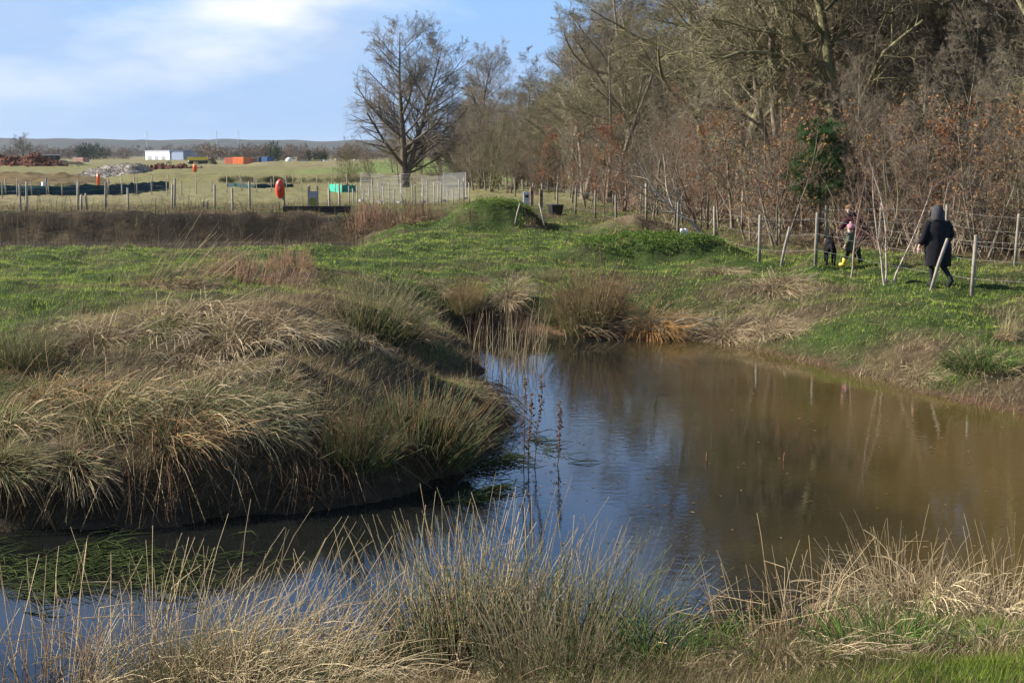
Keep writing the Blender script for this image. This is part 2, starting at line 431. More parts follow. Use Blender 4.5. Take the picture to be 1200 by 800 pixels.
forest = (sstep(3.5, 6.5, xr - np.interp(yr, [25, 40, 62, 80, 100, 150, 400], [12.5, 7.5, 3.5, 1.5, 0, -4, -14])))[:, None] * sstep(25, 29, yr)[:, None]
base = base * (1 - forest) + np.array([.10, .068, .042]) * forest
ground_me = make_mesh("ground", np.stack([GX, GY, GZ], -1).reshape(-1, 3), [quads], base)
m, nt, b = base_mat("ground_cover")
a = N(nt, 'ShaderNodeAttribute'); a.attribute_name = "Col"
tcn = N(nt, 'ShaderNodeTexCoord')
na = N(nt, 'ShaderNodeTexNoise'); na.inputs['Scale'].default_value = 7; na.inputs['Detail'].default_value = 8; na.inputs['Roughness'].default_value = .7
nb = N(nt, 'ShaderNodeTexNoise'); nb.inputs['Scale'].default_value = .8; nb.inputs['Detail'].default_value = 6
mr = N(nt, 'ShaderNodeMapRange'); mr.inputs[1].default_value = .3; mr.inputs[2].default_value = .7; mr.inputs[3].default_value = .45; mr.inputs[4].default_value = 1.5
ml = N(nt, 'ShaderNodeVectorMath'); ml.operation = 'SCALE'
mixn = N(nt, 'ShaderNodeMix'); mixn.data_type = 'RGBA'; mixn.inputs['B'].default_value = (.12, .085, .05, 1)
mr2 = N(nt, 'ShaderNodeMapRange'); mr2.inputs[1].default_value = .52; mr2.inputs[2].default_value = .68; mr2.inputs[4].default_value = .6
bp = N(nt, 'ShaderNodeBump'); bp.inputs['Strength'].default_value = .9; bp.inputs['Distance'].default_value = .06
for l in ((tcn.outputs['Object'], na.inputs['Vector']), (tcn.outputs['Object'], nb.inputs['Vector']), (na.outputs[0], mr.inputs[0]), (a.outputs['Color'], mixn.inputs['A']), (nb.outputs[0], mr2.inputs[0]),
          (mr2.outputs[0], mixn.inputs['Factor']), (mixn.outputs['Result'], ml.inputs[0]), (mr.outputs[0], ml.inputs['Scale']), (ml.outputs[0], b.inputs['Base Color']), (na.outputs[0], bp.inputs['Height']), (bp.outputs[0], b.inputs['Normal'])):
    nt.links.new(*l)
b.inputs['Roughness'].default_value = .95; b.inputs['Specular IOR Level'].default_value = .1
ground = obj("ground", ground_me, m, kind="structure")

# ------------------------------------------------------------------ water
m, nt, b = base_mat("muddy_water")
tcn = N(nt, 'ShaderNodeTexCoord'); mpn = N(nt, 'ShaderNodeMapping'); mpn.inputs['Scale'].default_value = (1.1, 1.6, 1); mpn.inputs['Rotation'].default_value = (0, 0, .25)
na = N(nt, 'ShaderNodeTexNoise'); na.inputs['Scale'].default_value = 5.0; na.inputs['Detail'].default_value = 3; na.inputs['Roughness'].default_value = .5
nb = N(nt, 'ShaderNodeTexNoise'); nb.inputs['Scale'].default_value = .45; nb.inputs['Detail'].default_value = 2
mrw = N(nt, 'ShaderNodeMapRange'); mrw.inputs[1].default_value = .35; mrw.inputs[2].default_value = .65; mrw.inputs[3].default_value = .25; mrw.inputs[4].default_value = 1
mm = N(nt, 'ShaderNodeMath'); mm.operation = 'MULTIPLY'
bp = N(nt, 'ShaderNodeBump'); bp.inputs['Strength'].default_value = .11; bp.inputs['Distance'].default_value = .02
rw = N(nt, 'ShaderNodeMix'); rw.data_type = 'RGBA'; rw.inputs['A'].default_value = (.009, .010, .009, 1); rw.inputs['B'].default_value = (.082, .057, .018, 1)
# mud colour darkens leftwards, painting in where the wood's reflection gives way to sky
spx = N(nt, 'ShaderNodeSeparateXYZ'); ad = N(nt, 'ShaderNodeMath'); ad.operation = 'MULTIPLY_ADD'; ad.inputs[1].default_value = 3.0
refl_mask = N(nt, 'ShaderNodeMapRange'); refl_mask.interpolation_type = 'SMOOTHSTEP'; refl_mask.inputs[1].default_value = 2.6; refl_mask.inputs[2].default_value = 7.0
nt.links.new(tcn.outputs['Object'], spx.inputs[0]); nt.links.new(nb.outputs[0], ad.inputs[0]); nt.links.new(spx.outputs['X'], ad.inputs[2]); nt.links.new(ad.outputs[0], refl_mask.inputs[0]); nt.links.new(refl_mask.outputs[0], rw.inputs['Factor'])
for l in ((tcn.outputs['Object'], mpn.inputs['Vector']), (mpn.outputs[0], na.inputs['Vector']), (tcn.outputs['Object'], nb.inputs['Vector']), (nb.outputs[0], mrw.inputs[0]),
          (na.outputs[0], mm.inputs[0]), (mrw.outputs[0], mm.inputs[1]), (mm.outputs[0], bp.inputs['Height']), (bp.outputs[0], b.inputs['Normal']), (rw.outputs['Result'], b.inputs['Base Color'])):
    nt.links.new(*l)
b.inputs['Roughness'].default_value = .02; b.inputs['IOR'].default_value = 1.36
x0, y0 = POND.min(0) - 1.5; x1, y1 = POND.max(0) + 1.5
wv = []; wq = []
nxw, nyw = 24, 30
for i in range(nxw):
    for j in range(nyw):
        wv.append((x0 + (x1 - x0) * i / (nxw - 1), y0 + (y1 - y0) * j / (nyw - 1), 0.0))
for i in range(nxw - 1):
    for j in range(nyw - 1):
        q = i * nyw + j; wq.append((q, q + nyw, q + nyw + 1, q + 1))
obj("pond_water", make_mesh("pond_water", np.array(wv), [np.array(wq)]), m, kind="structure")


# ------------------------------------------------------------------ trees (bare, early spring)
def grow(P, R, L, m, t0, t1, angd, ratio, n, wander, trop, rg, rr=.6, taper=.55, rmin=.004, up_bias=0.0):
    Np, npt, _ = P.shape
    par = np.repeat(np.arange(Np), m); K = len(par)
    st = (np.tile(np.arange(m), Np) + rg.random(K)) / m
    t = t0 + (t1 - t0) * st
    f = t * (npt - 1); i = np.clip(f.astype(int), 0, npt - 2); fr = (f - i)[:, None]
    s = P[par, i] * (1 - fr) + P[par, i + 1] * fr
    tan = norm(P[par, i + 1] - P[par, i])
    rad_ = R[par, i] * (1 - fr[:, 0]) + R[par, i + 1] * fr[:, 0]
    ref = norm(rg.normal(size=(K, 3)))
    A = norm(np.cross(tan, ref)); B = np.cross(tan, A)
    az = np.tile(np.arange(m), Np) * 2.4 + rg.random(K) * 1.2 + np.repeat(rg.random(Np) * 6.28, m)
    perp = A * np.cos(az)[:, None] + B * np.sin(az)[:, None]
    perp[:, 2] += up_bias; perp = norm(perp)
    an = np.radians(rg.uniform(angd[0], angd[1], K))[:, None]
    d = norm(np.cos(an) * tan + np.sin(an) * perp)
    ln = L[par] * ratio * (1 - taper * (t - t0) / max(t1 - t0, 1e-6)) * rg.uniform(.65, 1.2, K)
    Q = np.empty((K, n, 3)); Q[:, 0] = s; p = s.copy()
    for k in range(1, n):
        d = d + rg.normal(size=(K, 3)) * wander; d[:, 2] += trop; d = norm(d)
        p = p + d * (ln / (n - 1))[:, None]
        p[:, 2] = np.maximum(p[:, 2], .25)
        Q[:, k] = p
    r0 = np.maximum(rad_ * rr * rg.uniform(.7, 1.1, K), rmin)
    RR_ = r0[:, None] * np.linspace(1, .42, n)[None]
    return Q, np.maximum(RR_, rmin * .7), ln

BARK = {'grey': (.20, .165, .12), 'moss': (.19, .175, .09), 'dark': (.12, .10, .075), 'pale': (.30, .26, .2), 'red': (.19, .13, .095)}
TWIG = {'grey': (.225, .19, .14), 'olive': (.215, .19, .11), 'dark': (.15, .125, .09), 'red': (.22, .175, .13), 'yellow': (.3, .24, .1)}

def build_tree(seed, H, r0, style):
    """returns dict part -> mesh; base at origin"""
    rg = np.random.default_rng(seed)
    S = dict(stems=1, lean=.06, limbs=18, t0=.22, ang=(40, 75), ratio=.5, l2=10, l3=8, l4=9, trop=.05, wander=.11, bark='grey', twig='grey', tw=.0065, spread=0)
    S.update(style)
    stems = []; rads = []; lens = []
    n0 = 12
    for k in range(S['stems']):
        az = rg.random() * 6.28 if S['stems'] > 1 else rg.random() * 6.28
        le = S['lean'] + (S['spread'] if S['stems'] > 1 else 0)
        d = norm(np.array([math.cos(az) * le, math.sin(az) * le, 1.0]))
        if 'dir' in S and k < len(S['dir']): d = norm(np.array(S['dir'][k], float))
        p = np.array([math.cos(az), math.sin(az), 0]) * (.12 if S['stems'] > 1 else 0) + np.array([0, 0, -.15])
        pts = [p]; ln = H * (.9 if k == 0 else rg.uniform(.65, .9))
        for j in range(n0 - 1):
            d = norm(d + rg.normal(size=3) * S['wander'] * .45 + np.array([0, 0, .05])); p = p + d * ln / (n0 - 1); pts.append(p)
        stems.append(pts); rads.append((r0 * (1 if k == 0 else .75)) * np.linspace(1, .05, n0) * np.r_[1.35, 1.1, np.ones(n0 - 2)]); lens.append(ln)
    P0 = np.array(stems); R0 = np.array(rads); L0 = np.array(lens)
    P1, R1, L1 = grow(P0, R0, L0, S['limbs'], S['t0'], 1.0, S['ang'], S['ratio'], 8, S['wander'], S['trop'], rg, .55, .6)
    P2, R2, L2 = grow(P1, R1, L1, S['l2'], .2, .98, (30, 65), .5, 5, S['wander'] * 1.1, S['trop'] * .8, rg, .55, .45)
    P3, R3, L3 = grow(P2, R2, L2, S['l3'], .15, 1, (25, 60), .55, 4, .14, .03, rg, .6, .4, S['tw'])
    P4, R4, L4 = grow(P3, R3, L3, S['l4'], .1, 1, (20, 60), .7, S.get('n4', 2), .18, .03, rg, .7, .3, S['tw'] * .8)
    bk = np.array(BARK[S['bark']]); tw = np.array(TWIG[S['twig']])
    tr = Mesher(); tr.tubes(P0, R0, 8, bk); tr.tubes(P1, R1, 5, bk * .9 + tw * .1)
    cr = Mesher()
    def cv(c, K): return c * rg.uniform(.65, 1.3, (K, 1))
    cr.tubes(P2, R2, 4, cv(bk * .6 + tw * .4, len(P2))); cr.tubes(P3, R3, 3, cv(tw, len(P3))); cr.tubes(P4, R4, 3, cv(tw, len(P4)))
    parts = {'trunk': (tr.mesh('trunk'), M_BARK), 'crown': (cr.mesh('crown'), M_TWIG)}
    if S.get('leaves'):
        c0 = np.array(S['leaf_col']); nl = S['leaves']
        zlim = S.get('leaf_z', 99)
        E = P4[:, 1:].reshape(-1, 3); E = E[E[:, 2] < zlim]
        E = E[rg.integers(0, len(E), nl)] + rg.normal(size=(nl, 3)) * .03
        parts['leaves'] = (leaf_mesh(E, c0, rg, S.get('leaf_s', .045)), M_LEAF)
    return parts

def leaf_mesh(E, c0, rg, s):
    n = len(E)
    u = norm(rg.normal(size=(n, 3))); v = norm(np.cross(u, rg.normal(size=(n, 3))))
    w = np.cross(u, v)
    sz = s * rg.uniform(.6, 1.3, (n, 1))
    V = np.stack([E, E + (u * .55 + v * .35 + w * .12) * sz, E + u * sz * 1.25, E + (u * .55 - v * .35 + w * .12) * sz], 1).reshape(-1, 3)
    I = np.arange(n * 4).reshape(n, 4)
    c = c0 * rg.uniform(.5, 1.35, (n, 1)) * (1 + rg.normal(size=(n, 3)) * .08)
    return make_mesh('leaves', V, [np.concatenate([I[:, [0, 1, 2]], I[:, [0, 2, 3]]])], np.repeat(np.clip(c, 0.003, 1), 4, 0), smooth=False)

def put_tree(parts, name, label, x, y, rz=0, s=1.0, group=None, z=None, sz=1.0):
    t = thing(name, label, 'tree', (x, y, h1(x, y) if z is None else z), rz, group)
    t.scale = (s, s, s * sz)
    for pn, (me, mt) in parts.items():
        obj(pn, me, mt, t)
    return t

OAK = [build_tree(101, 15, .30, dict(limbs=20, t0=.2, ang=(45, 80), ratio=.5, bark='moss', twig='olive', wander=.15)),
       build_tree(102, 16, .27, dict(limbs=22, t0=.24, ang=(35, 70), ratio=.42, bark='grey', twig='grey', wander=.11)),
       build_tree(103, 15, .24, dict(limbs=19, t0=.26, ang=(40, 75), ratio=.46, bark='moss', twig='dark', wander=.15)),
       build_tree(104, 14, .20, dict(stems=3, spread=.3, limbs=10, t0=.16, ang=(30, 65), ratio=.42, bark='grey', twig='olive', wander=.13))]
YOUNG = [build_tree(201, 7.5, .07, dict(limbs=20, t0=.08, ang=(30, 55), ratio=.36, l2=7, l3=6, l4=5, bark='grey', twig='grey', tw=.0045, wander=.08)),
         build_tree(202, 6, .05, dict(stems=5, spread=.3, limbs=9, t0=.08, ang=(25, 50), ratio=.4, l2=6, l3=5, l4=5, bark='red', twig='red', tw=.0045, wander=.09)),
         build_tree(203, 6.5, .06, dict(stems=4, spread=.4, limbs=11, t0=.06, ang=(30, 60), ratio=.42, l2=6, l3=6, l4=5, bark='moss', twig='olive', tw=.0045, wander=.1))]
FAROAK = build_tree(311, 14.6, .34, dict(stems=2, dir=[(-.03, 0, 1), (.3, .1, 1)], limbs=32, t0=.1, ang=(48, 72), ratio=.5, l2=10, l3=7, l4=6, bark='dark', twig='grey', wander=.06, trop=.045, tw=.008))
FAROAK2 = build_tree(302, 14, .3, dict(limbs=20, t0=.3, ang=(28, 60), ratio=.52, bark='dark', twig='grey', wander=.12, tw=.0065))
LONE = build_tree(303, 13, .5, dict(stems=2, spread=.35, limbs=12, t0=.22, ang=(30, 65), ratio=.5, l2=7, l3=5, l4=4, bark='dark', twig='dark', wander=.12, tw=.022))
COPPER = [build_tree(401, 6.0, .05, dict(limbs=16, t0=.08, ang=(40, 75), ratio=.4, l2=6, l3=4, l4=4, bark='grey', twig='grey', tw=.004, wander=.1, leaves=900, leaf_col=(.26, .14, .065), leaf_s=.075)),
          build_tree(402, 4.2, .04, dict(stems=3, spread=.3, limbs=9, t0=.06, ang=(35, 70), ratio=.45, l2=6, l3=4, l4=3, bark='grey', twig='red', tw=.004, wander=.12, leaves=1100, leaf_col=(.27, .155, .075), leaf_s=.07)),
          build_tree(403, 5.0, .04, dict(limbs=15, t0=.1, ang=(35, 70), ratio=.42, l2=6, l3=4, l4=3, bark='red', twig='red', tw=.004, wander=.12, leaves=900, leaf_col=(.29, .105, .04), leaf_s=.075))]

rw0 = random.Random(2)
def edge_x(y):
    return np.interp(y, [20, 33, 40, 50, 62, 80, 100, 125, 150, 200], [17, 14, 10.8, 8.6, 7.0, 5.4, 3.4, 1.8, 0.2, -3])

put_tree(FAROAK, 'oak_tree', 'big bare oak standing alone beyond the mesh panel fence', *AT(474, 122)[:2], rz=0)
put_tree(FAROAK2, 'oak_tree', 'bare round-topped tree just right of the big lone oak', *AT(560, 165)[:2], rz=1.2, s=1.05)
for i in range(30):
    px, d = (rw0.uniform(402, 556), rw0.uniform(128, 150)) if i < 16 else (rw0.uniform(548, 640), rw0.uniform(170, 330))
    q_ = AT(px, d); put_tree(YOUNG[i % 3] if i < 16 else OAK[i % 4], 'scrub_tree' if i < 16 else 'bare_tree', 'bare scrub tree in the thicket behind the lone oak' if i < 16 else 'far bare tree behind the bend of the wood', q_[0], q_[1], rw0.uniform(0, 6), rw0.uniform(.65, 1.05) if i < 16 else rw0.uniform(.7, .95), 'scrub behind the lone oak' if i < 16 else 'far trees behind the bend of the wood')
for i in range(26):
    px = 540 + 110 * (i + rw0.random()) / 26; d = rw0.uniform(100, 135)
    if px < 610 or AT(px, d)[0] > float(edge_x(d)) - 3.0:
        q_ = AT(px, d); put_tree(YOUNG[i % 3], 'scrub_tree', 'bare scrub tree closing the gap between lone oak and wood', q_[0], q_[1], rw0.uniform(0, 6), rw0.uniform(.85, 1.25), 'scrub between the lone oak and the wood')
put_tree(LONE, 'oak_tree', 'small far tree on the horizon at the left edge', *AT(31, 620)[:2], rz=.4, z=.85)
put_tree(LONE, 'oak_tree', 'far tree cut off by the left picture border', *AT(-8, 640)[:2], rz=2.4, s=.8, z=.85)

# wood edge: hand-placed trees that show, then the wood behind
FRONT = [(712, 76, 3, .3, .85, 'many-stemmed bare tree at the far left end of the wood'),
         (822, 63, 0, 1.9, .92, 'tall bare oak behind the copper-leaved shrub at the wood edge'),
         (866, 58, 1, 4.0, 1.0, 'tall bare tree above the fallen pale branch'),
         (872, 56, 2, 2.2, 1.03, 'dark bare tree left of the green pine bush'),
         (926, 50, 3, 5.1, 1.05, 'twin-trunk bare tree rising behind the orange saplings'),
         (984, 47, 0, .2, 1.0, 'mossy bare oak with thick limbs above the pine bush'),
         (1003, 52, 1, 3.3, 1.1, 'straight bare tree just right of the mossy oak'),
         (1075, 49, 2, 1.0, 1.05, 'bare tree behind the hooded walker'),
         (1130, 46, 1, 5.5, 1.0, 'slim bare tree between the hooded walker and right border'),
         (1188, 41, 0, 2.75, 1.0, 'thick pale-trunked oak at the right picture border'),
         (1270, 38, 2, 3.9, 1.0, 'bare oak past the right border reaching limbs in'),
         (682, 86, 3, 1.7, .95, 'bushy bare tree left of the many-stemmed tree in the wood'),
         (748, 80, 1, 2.6, .95, 'straight bare tree between the many-stemmed tree and tall oak'),
         (668, 98, 0, 4.4, .8, 'bare tree in the hazy far end of the wood edge'),
         (608, 140, 2, 3.0, .85, 'farthest bare tree of the wood edge beside the field')]
taken = []
for px, d, k, rz, s, lab in FRONT:
    p = AT(px, d); taken.append((p[0], p[1]))
    put_tree(OAK[k], 'bare_tree', lab, p[0], p[1], rz, s, 'bare trees of the wood')
rw_ = random.Random(4)
cnt = 0
for tries in range(4000):
    y = rw_.uniform(36, 165); off = rw_.uniform(4.5, 34); x = float(edge_x(y)) + off
    px = 600 + FPX * x / y
    if px > 1420 or (px < 790 and y < 75): continue
    md = 3.6 + y * .022
    if any((x - a) ** 2 + (y - b_) ** 2 < md * md for a, b_ in taken): continue
    taken.append((x, y)); cnt += 1
    put_tree(OAK[rw_.randrange(4)], 'bare_tree', 'bare tree standing deep in the wood behind the front trees', x, y, rw_.uniform(0, 6.28), rw_.uniform(.85, 1.12), 'trees deep in the wood')
    if cnt > 95: break

# young trees and copper-leaved saplings along the wood edge
SAPL = [(708, 62, 2, 1.1, .9, 'rust-red leaved sapling at the wood edge left of the spoil heap'),
        (688, 70, 1, .3, 1.1, 'small rusty sapling at the far end of the wood edge'),
        (790, 53, 0, 2.1, .9, 'thin copper-leaved sapling above the brown spoil heap'),
        (842, 48, 2, 3.3, .85, 'copper sapling beside the fallen pale branch'),
        (880, 43, 1, 4.2, 1.05, 'orange-brown leafy shrub left of the pine bush'),
        (912, 41, 1, .7, 1.1, 'dense orange-brown shrub touching the pine bush'),
        (940, 46, 0, 5.0, .95, 'tall copper-leaved sapling behind the pine bush'),
        (1020, 42, 1, 2.0, 1.0, 'brown-leaved shrub behind the bending adult'),
        (1065, 40, 1, 3.1, 1.1, 'russet shrub directly behind the hooded walker'),
        (1105, 39, 2, 1.2, .8, 'russet sapling over the hooded walker'),
        (1150, 36.5, 1, .2, 1.05, 'leafy brown shrub right of the hooded walker'),
        (1196, 36, 0, 4.0, .75, 'copper sapling at the right picture border'),
        (1240, 35, 1, 5.0, 1.0, 'brown shrub just past the right border'),
        (650, 85, 2, 4.0, .9, 'faint rusty sapling beyond the green mound')]
for px, d, k, rz, s, lab in SAPL:
    p = AT(px, d)
    put_tree(COPPER[k], 'copper_sapling', lab, p[0], p[1], rz, s, 'brown-leaved saplings at the wood edge')
YG = [(765, 56, 0, .2, 'grey young tree over the green weed mound'), (820, 50, 1, 1.3, 'reddish many-stemmed young tree beside the fallen branch'), (858, 47, 0, 3.3, 'grey young tree above the white tree guards'),
      (900, 46, 1, 4.4, 'reddish young tree left of the pine bush'), (1000, 44, 0, 5.0, 'upright grey young tree right of the pine bush'), (1040, 42.5, 1, .9, 'reddish young thicket tree behind the roped sapling'),
      (1090, 41, 0, 2.4, 'grey young tree over the hooded walker'), (1135, 40, 1, 3.9, 'reddish young tree right of the hooded walker'), (1170, 38.5, 0, 5.9, 'grey young tree by the right trunk'),
      (730, 64, 1, 2.9, 'reddish young tree left end of the spoil heap'), (670, 78, 0, 1.9, 'grey young tree behind the green mound'), (630, 96, 1, 3.0, 'small young tree far along the fence'), (605, 112, 0, 4.6, 'young tree at the far bend of the wood')]
for px, d, k, rz, lab in YG:
    p = AT(px, d)
    put_tree(YOUNG[k], 'young_tree', lab, p[0], p[1], rz, rw_.uniform(.75, 1.0), 'young trees at the wood edge')

# more young growth filling the wood edge
cnt = 0; spots = []
for tries in range(3000):
    y = math.exp(rw_.uniform(math.log(34), math.log(160))); off = rw_.uniform(.5, 9); x = float(edge_x(y)) + off
    px = 600 + FPX * x / y
    if px > 1330 or any((x - a) ** 2 + (y - b_) ** 2 < (1.1 + y * .006) ** 2 for a, b_ in spots): continue
    spots.append((x, y)); cnt += 1
    put_tree(YOUNG[rw_.randrange(3)], 'young_tree', 'bare young tree lost in the dense undergrowth of the wood', x, y, rw_.uniform(0, 6.28), rw_.uniform(.6, 1.05), 'young trees in the undergrowth')
    if cnt >= 130: break

# thicket: brushwood that reads as one mass
def thicket(name, label, seeds, count, region, hmul, col, leaf_n=0):
    rg = np.random.default_rng(seeds); ms = Mesher(); lv = []
    for i in range(count):
        x, y = region(rg)
        H = rg.uniform(1.6, 4.2) * hmul; z0 = 0.95
        k = rg.integers(2, 5)
        d = norm(np.stack([rg.normal(size=k) * .28, rg.normal(size=k) * .28, np.ones(k)], 1))
        n = 6; P = np.empty((k, n, 3)); p = np.repeat(np.array([[x, y, z0 - .15]]), k, 0) + rg.normal(size=(k, 3)) * np.array([.2, .2, 0])
        P[:, 0] = p
        for j in range(1, n):
            d = norm(d + rg.normal(size=(k, 3)) * .1); p = p + d * H / (n - 1); P[:, j] = p
        R = np.linspace(.022, .006, n)[None] * rg.uniform(.6, 1.2, (k, 1))
        L = np.full(k, H)
        P1, R1, L1 = grow(P, R, L, 7, .12, 1, (25, 60), .36, 4, .13, .03, rg, .6, .5, .005)
        P2, R2, L2 = grow(P1, R1, L1, 5, .1, 1, (25, 60), .5, 3, .15, .02, rg, .7, .4, .004)
        c = np.array(col) * rg.uniform(.6, 1.4) * (1 + rg.normal(size=3) * .06)
        ms.tubes(P, R, 4, c * 1.1); ms.tubes(P1, R1, 3, c); ms.tubes(P2, R2, 3, c * rg.uniform(.8, 1.2, (len(P2), 1)))
        if leaf_n and rg.random() < .3:
            e = P2.reshape(-1, 3); lv.append(e[rg.integers(0, len(e), leaf_n)] + rg.normal(size=(leaf_n, 3)) * .05)
    o = obj(name, ms.mesh(name), M_TWIG, kind="stuff"); tag(o, label, 'thicket')
    if lv:
        E = np.concatenate(lv)
        l = obj('leaf_litter', leaf_mesh(E, np.array((.27, .155, .08)), rg, .06), M_LEAF, kind="stuff"); tag(l, 'withered russet leaves clinging all through the brushwood', 'leaves')
def reg_edge(a, b_, o0, o1):
    def f(rg):
        y = math.exp(rg.uniform(math.log(a), math.log(b_))); return float(edge_x(y)) + rg.uniform(o0, o1), y
    return f
thicket('brushwood', 'tangled bare brushwood filling the edge of the wood', 31, 190, reg_edge(31, 110, -.6, 5.5), 1.0, (.21, .175, .13), 26)
thicket('bramble', 'low dry brown bramble along the wood side fence', 32, 150, reg_edge(29, 75, -1.6, 2.5), .42, (.26, .19, .13))

# pine bush
def pine_bush(x, y, H=2.9):
    rg = np.random.default_rng(77)
    t = thing('pine_bush', 'dark green young pine among brown shrubs at the wood edge', 'tree', (x, y, h1(x, y)))
    ms = Mesher(); P = np.array([[[0, 0, -.1], [.03, 0, H * .35], [0, .04, H * .7], [.02, 0, H]]]); R = np.array([[.06, .05, .03, .012]])
    ms.tubes(P, R, 6, (.11, .08, .05))
    P1, R1, L1 = grow(P, R, np.array([H]), 50, .30, .98, (45, 85), .32, 5, .12, .1, rg, .5, .4, .008)
    ms.tubes(P1, R1, 4, (.11, .08, .05))
    obj('trunk', ms.mesh('trunk'), M_BARK, t)
    P2, R2, L2 = grow(P1, R1, L1, 12, .15, 1, (30, 60), .42, 3, .1, .08, rg, .6, .4, .005)
    E = P2[:, 1:].reshape(-1, 3); E = np.repeat(E, 26, 0); n = len(E)
    ax = np.repeat(norm(P2[:, -1] - P2[:, 0]), 52, 0)
    d = norm(ax * .7 + rg.normal(size=(n, 3)) * .6)
    E = E + rg.normal(size=(n, 3)) * .03
    sdv_ = norm(np.cross(d, rg.normal(size=(n, 3)))) * .006; L = rg.uniform(.07, .13, (n, 1))
    V = np.stack([E - sdv_, E + sdv_, E + d * L], 1).reshape(-1, 3)
    c = np.repeat(np.array((.06, .12, .04)) * rg.uniform(.5, 1.5, (n, 1)), 3, 0)
    obj('needles', make_mesh('needles', V, [np.arange(n * 3).reshape(n, 3)], c, False), M_LEAF, t)
p = AT(958, 42.4); pine_bush(p[0], p[1], 3.35)

# fallen pale limb leaning out of the wood
def pale_limb():
    rg = np.random.default_rng(55)
    b0 = AT(826, 47); z = h1(b0[0], b0[1])
    t = thing('fallen_limb', 'pale bare fallen limb leaning out over the wood fence', 'branch', (b0[0], b0[1], z))
    P = np.array([[[.1, 0, -.1], [-.5, -.1, .45], [-1.1, -.15, .85], [-1.7, -.2, 1.5], [-2.3, -.25, 2.5]]]); R = np.array([[.075, .06, .05, .035, .015]])
    ms = Mesher(); ms.tubes(P, R, 7, (.36, .32, .26))
    P1, R1, L1 = grow(P, R, np.array([3.5]), 7, .25, .95, (25, 50), .55, 6, .12, .06, rg, .65, .4)
    ms.tubes(P1, R1, 5, (.34, .30, .24)); obj('limb', ms.mesh('limb'), M_BARK, t)
    P2, R2, L2 = grow(P1, R1, L1, 8, .2, 1, (25, 60), .4, 4, .14, .05, rg, .6, .4, .006)
    m2 = Mesher(); m2.tubes(P2, R2, 3, (.30, .25, .19)); obj('twigs', m2.mesh('twigs'), M_TWIG, t)
pale_limb()

# ------------------------------------------------------------------ far field
hr = np.random.default_rng(9)
def put(name, me, mat, label, cat, loc, rz=0.0, group=None):
    o = obj(name, me, mat, None, loc); o.rotation_euler = (0, 0, rz); tag(o, label, cat, group); return o

# hills
xs = np.linspace(-2600, 2600, 260)
prof = 22 + 20 * fbm(xs * .0016 + 4, xs * 0 + 2.5, 4) + 5 * fbm(xs * .02, xs * 0 + 7, 3)
rows = []
for dy, k in ((-700, 0), (-420, .35), (-200, .75), (0, 1), (400, 1.0), (900, .2)):
    rows.append(np.stack([xs, np.full_like(xs, 3000 + dy), prof * k + (vnoise(xs * .03, xs * 0 + dy) * 3 * k) - (3 if k == 0 else 0)], 1))
V = np.concatenate(rows); n = len(xs)
I = np.arange(len(V)).reshape(len(rows), n)
q = np.stack([I[:-1, :-1], I[:-1, 1:], I[1:, 1:], I[1:, :-1]], -1).reshape(-1, 4)
c = np.array((.05, .052, .04)) * (0.6 + .8 * fbm(V[:, 0] * .01, V[:, 1] * .01, 4))[:, None]
obj('hills', make_mesh('hills', V, [q], c), M_SOIL, kind='structure')

# belts of far bare woodland and bushes, read as masses
def far_wood(name, label, specs, col, seed, wf=1.0):
    rg = np.random.default_rng(seed); VV = []; CC = []
    for (px0, px1, d0, d1, H, cnt_) in specs:
        for i in range(cnt_):
            d = rg.uniform(d0, d1); px = rg.uniform(px0, px1); p = AT(px, d); hh = H * rg.uniform(.55, 1.15); w = hh * rg.uniform(.35, .6) * wf
            n = 190
            u = norm(rg.normal(size=(n, 3))) * rg.random((n, 1)) ** .4
            e = np.array([p[0], p[1], .85 + hh * .52]) + u * np.array([w, w, hh * .5])
            dd = norm(u * .6 + np.array([0, 0, .6]) + rg.normal(size=(n, 3)) * .5) * hh * .2
            sd_ = norm(np.cross(dd, rg.normal(size=(n, 3)))) * hh * .022
            VV.append(np.stack([e - sd_, e + sd_, e + dd], 1).reshape(-1, 3))
            cc_ = np.array(col) * rg.uniform(.55, 1.4); CC.append(np.broadcast_to(cc_, (n * 3, 3)))
    V = np.concatenate(VV); o = obj(name, make_mesh(name, V, [np.arange(len(V)).reshape(-1, 3)], np.concatenate(CC), False), M_TWIG, kind='stuff'); tag(o, label, 'woodland')
far_wood('far_woodland', 'brown bare tree belts low on the horizon', [(-250, 560, 1100, 1500, 11, 170), (-200, 560, 850, 1050, 7, 90), (-150, 170, 660, 800, 5.5, 60), (236, 345, 560, 640, 6.5, 34), (330, 560, 420, 520, 5, 40)], (.16, .12, .085), 3)
far_wood('bank_shade_bushes', 'dark low bushes standing in for shaded banks across the far field', [(262, 436, 136, 139, .6, 80), (-40, 155, 108, 112, .5, 60), (250, 440, 231, 234, .5, 70), (-40, 124, 262, 266, .9, 50)], (.05, .055, .03), 8, 2.2)  # bushes coloured dark in place of the banks' shaded faces
far_wood('far_conifers', 'dark green bushes and conifers scattered before the far tree belt', [(90, 140, 640, 660, 7, 9), (318, 326, 430, 450, 6, 3), (230, 256, 330, 340, 2.0, 9), (195, 206, 330, 340, 1.3, 3), (360, 385, 420, 440, 4.5, 6)], (.035, .05, .028), 4)

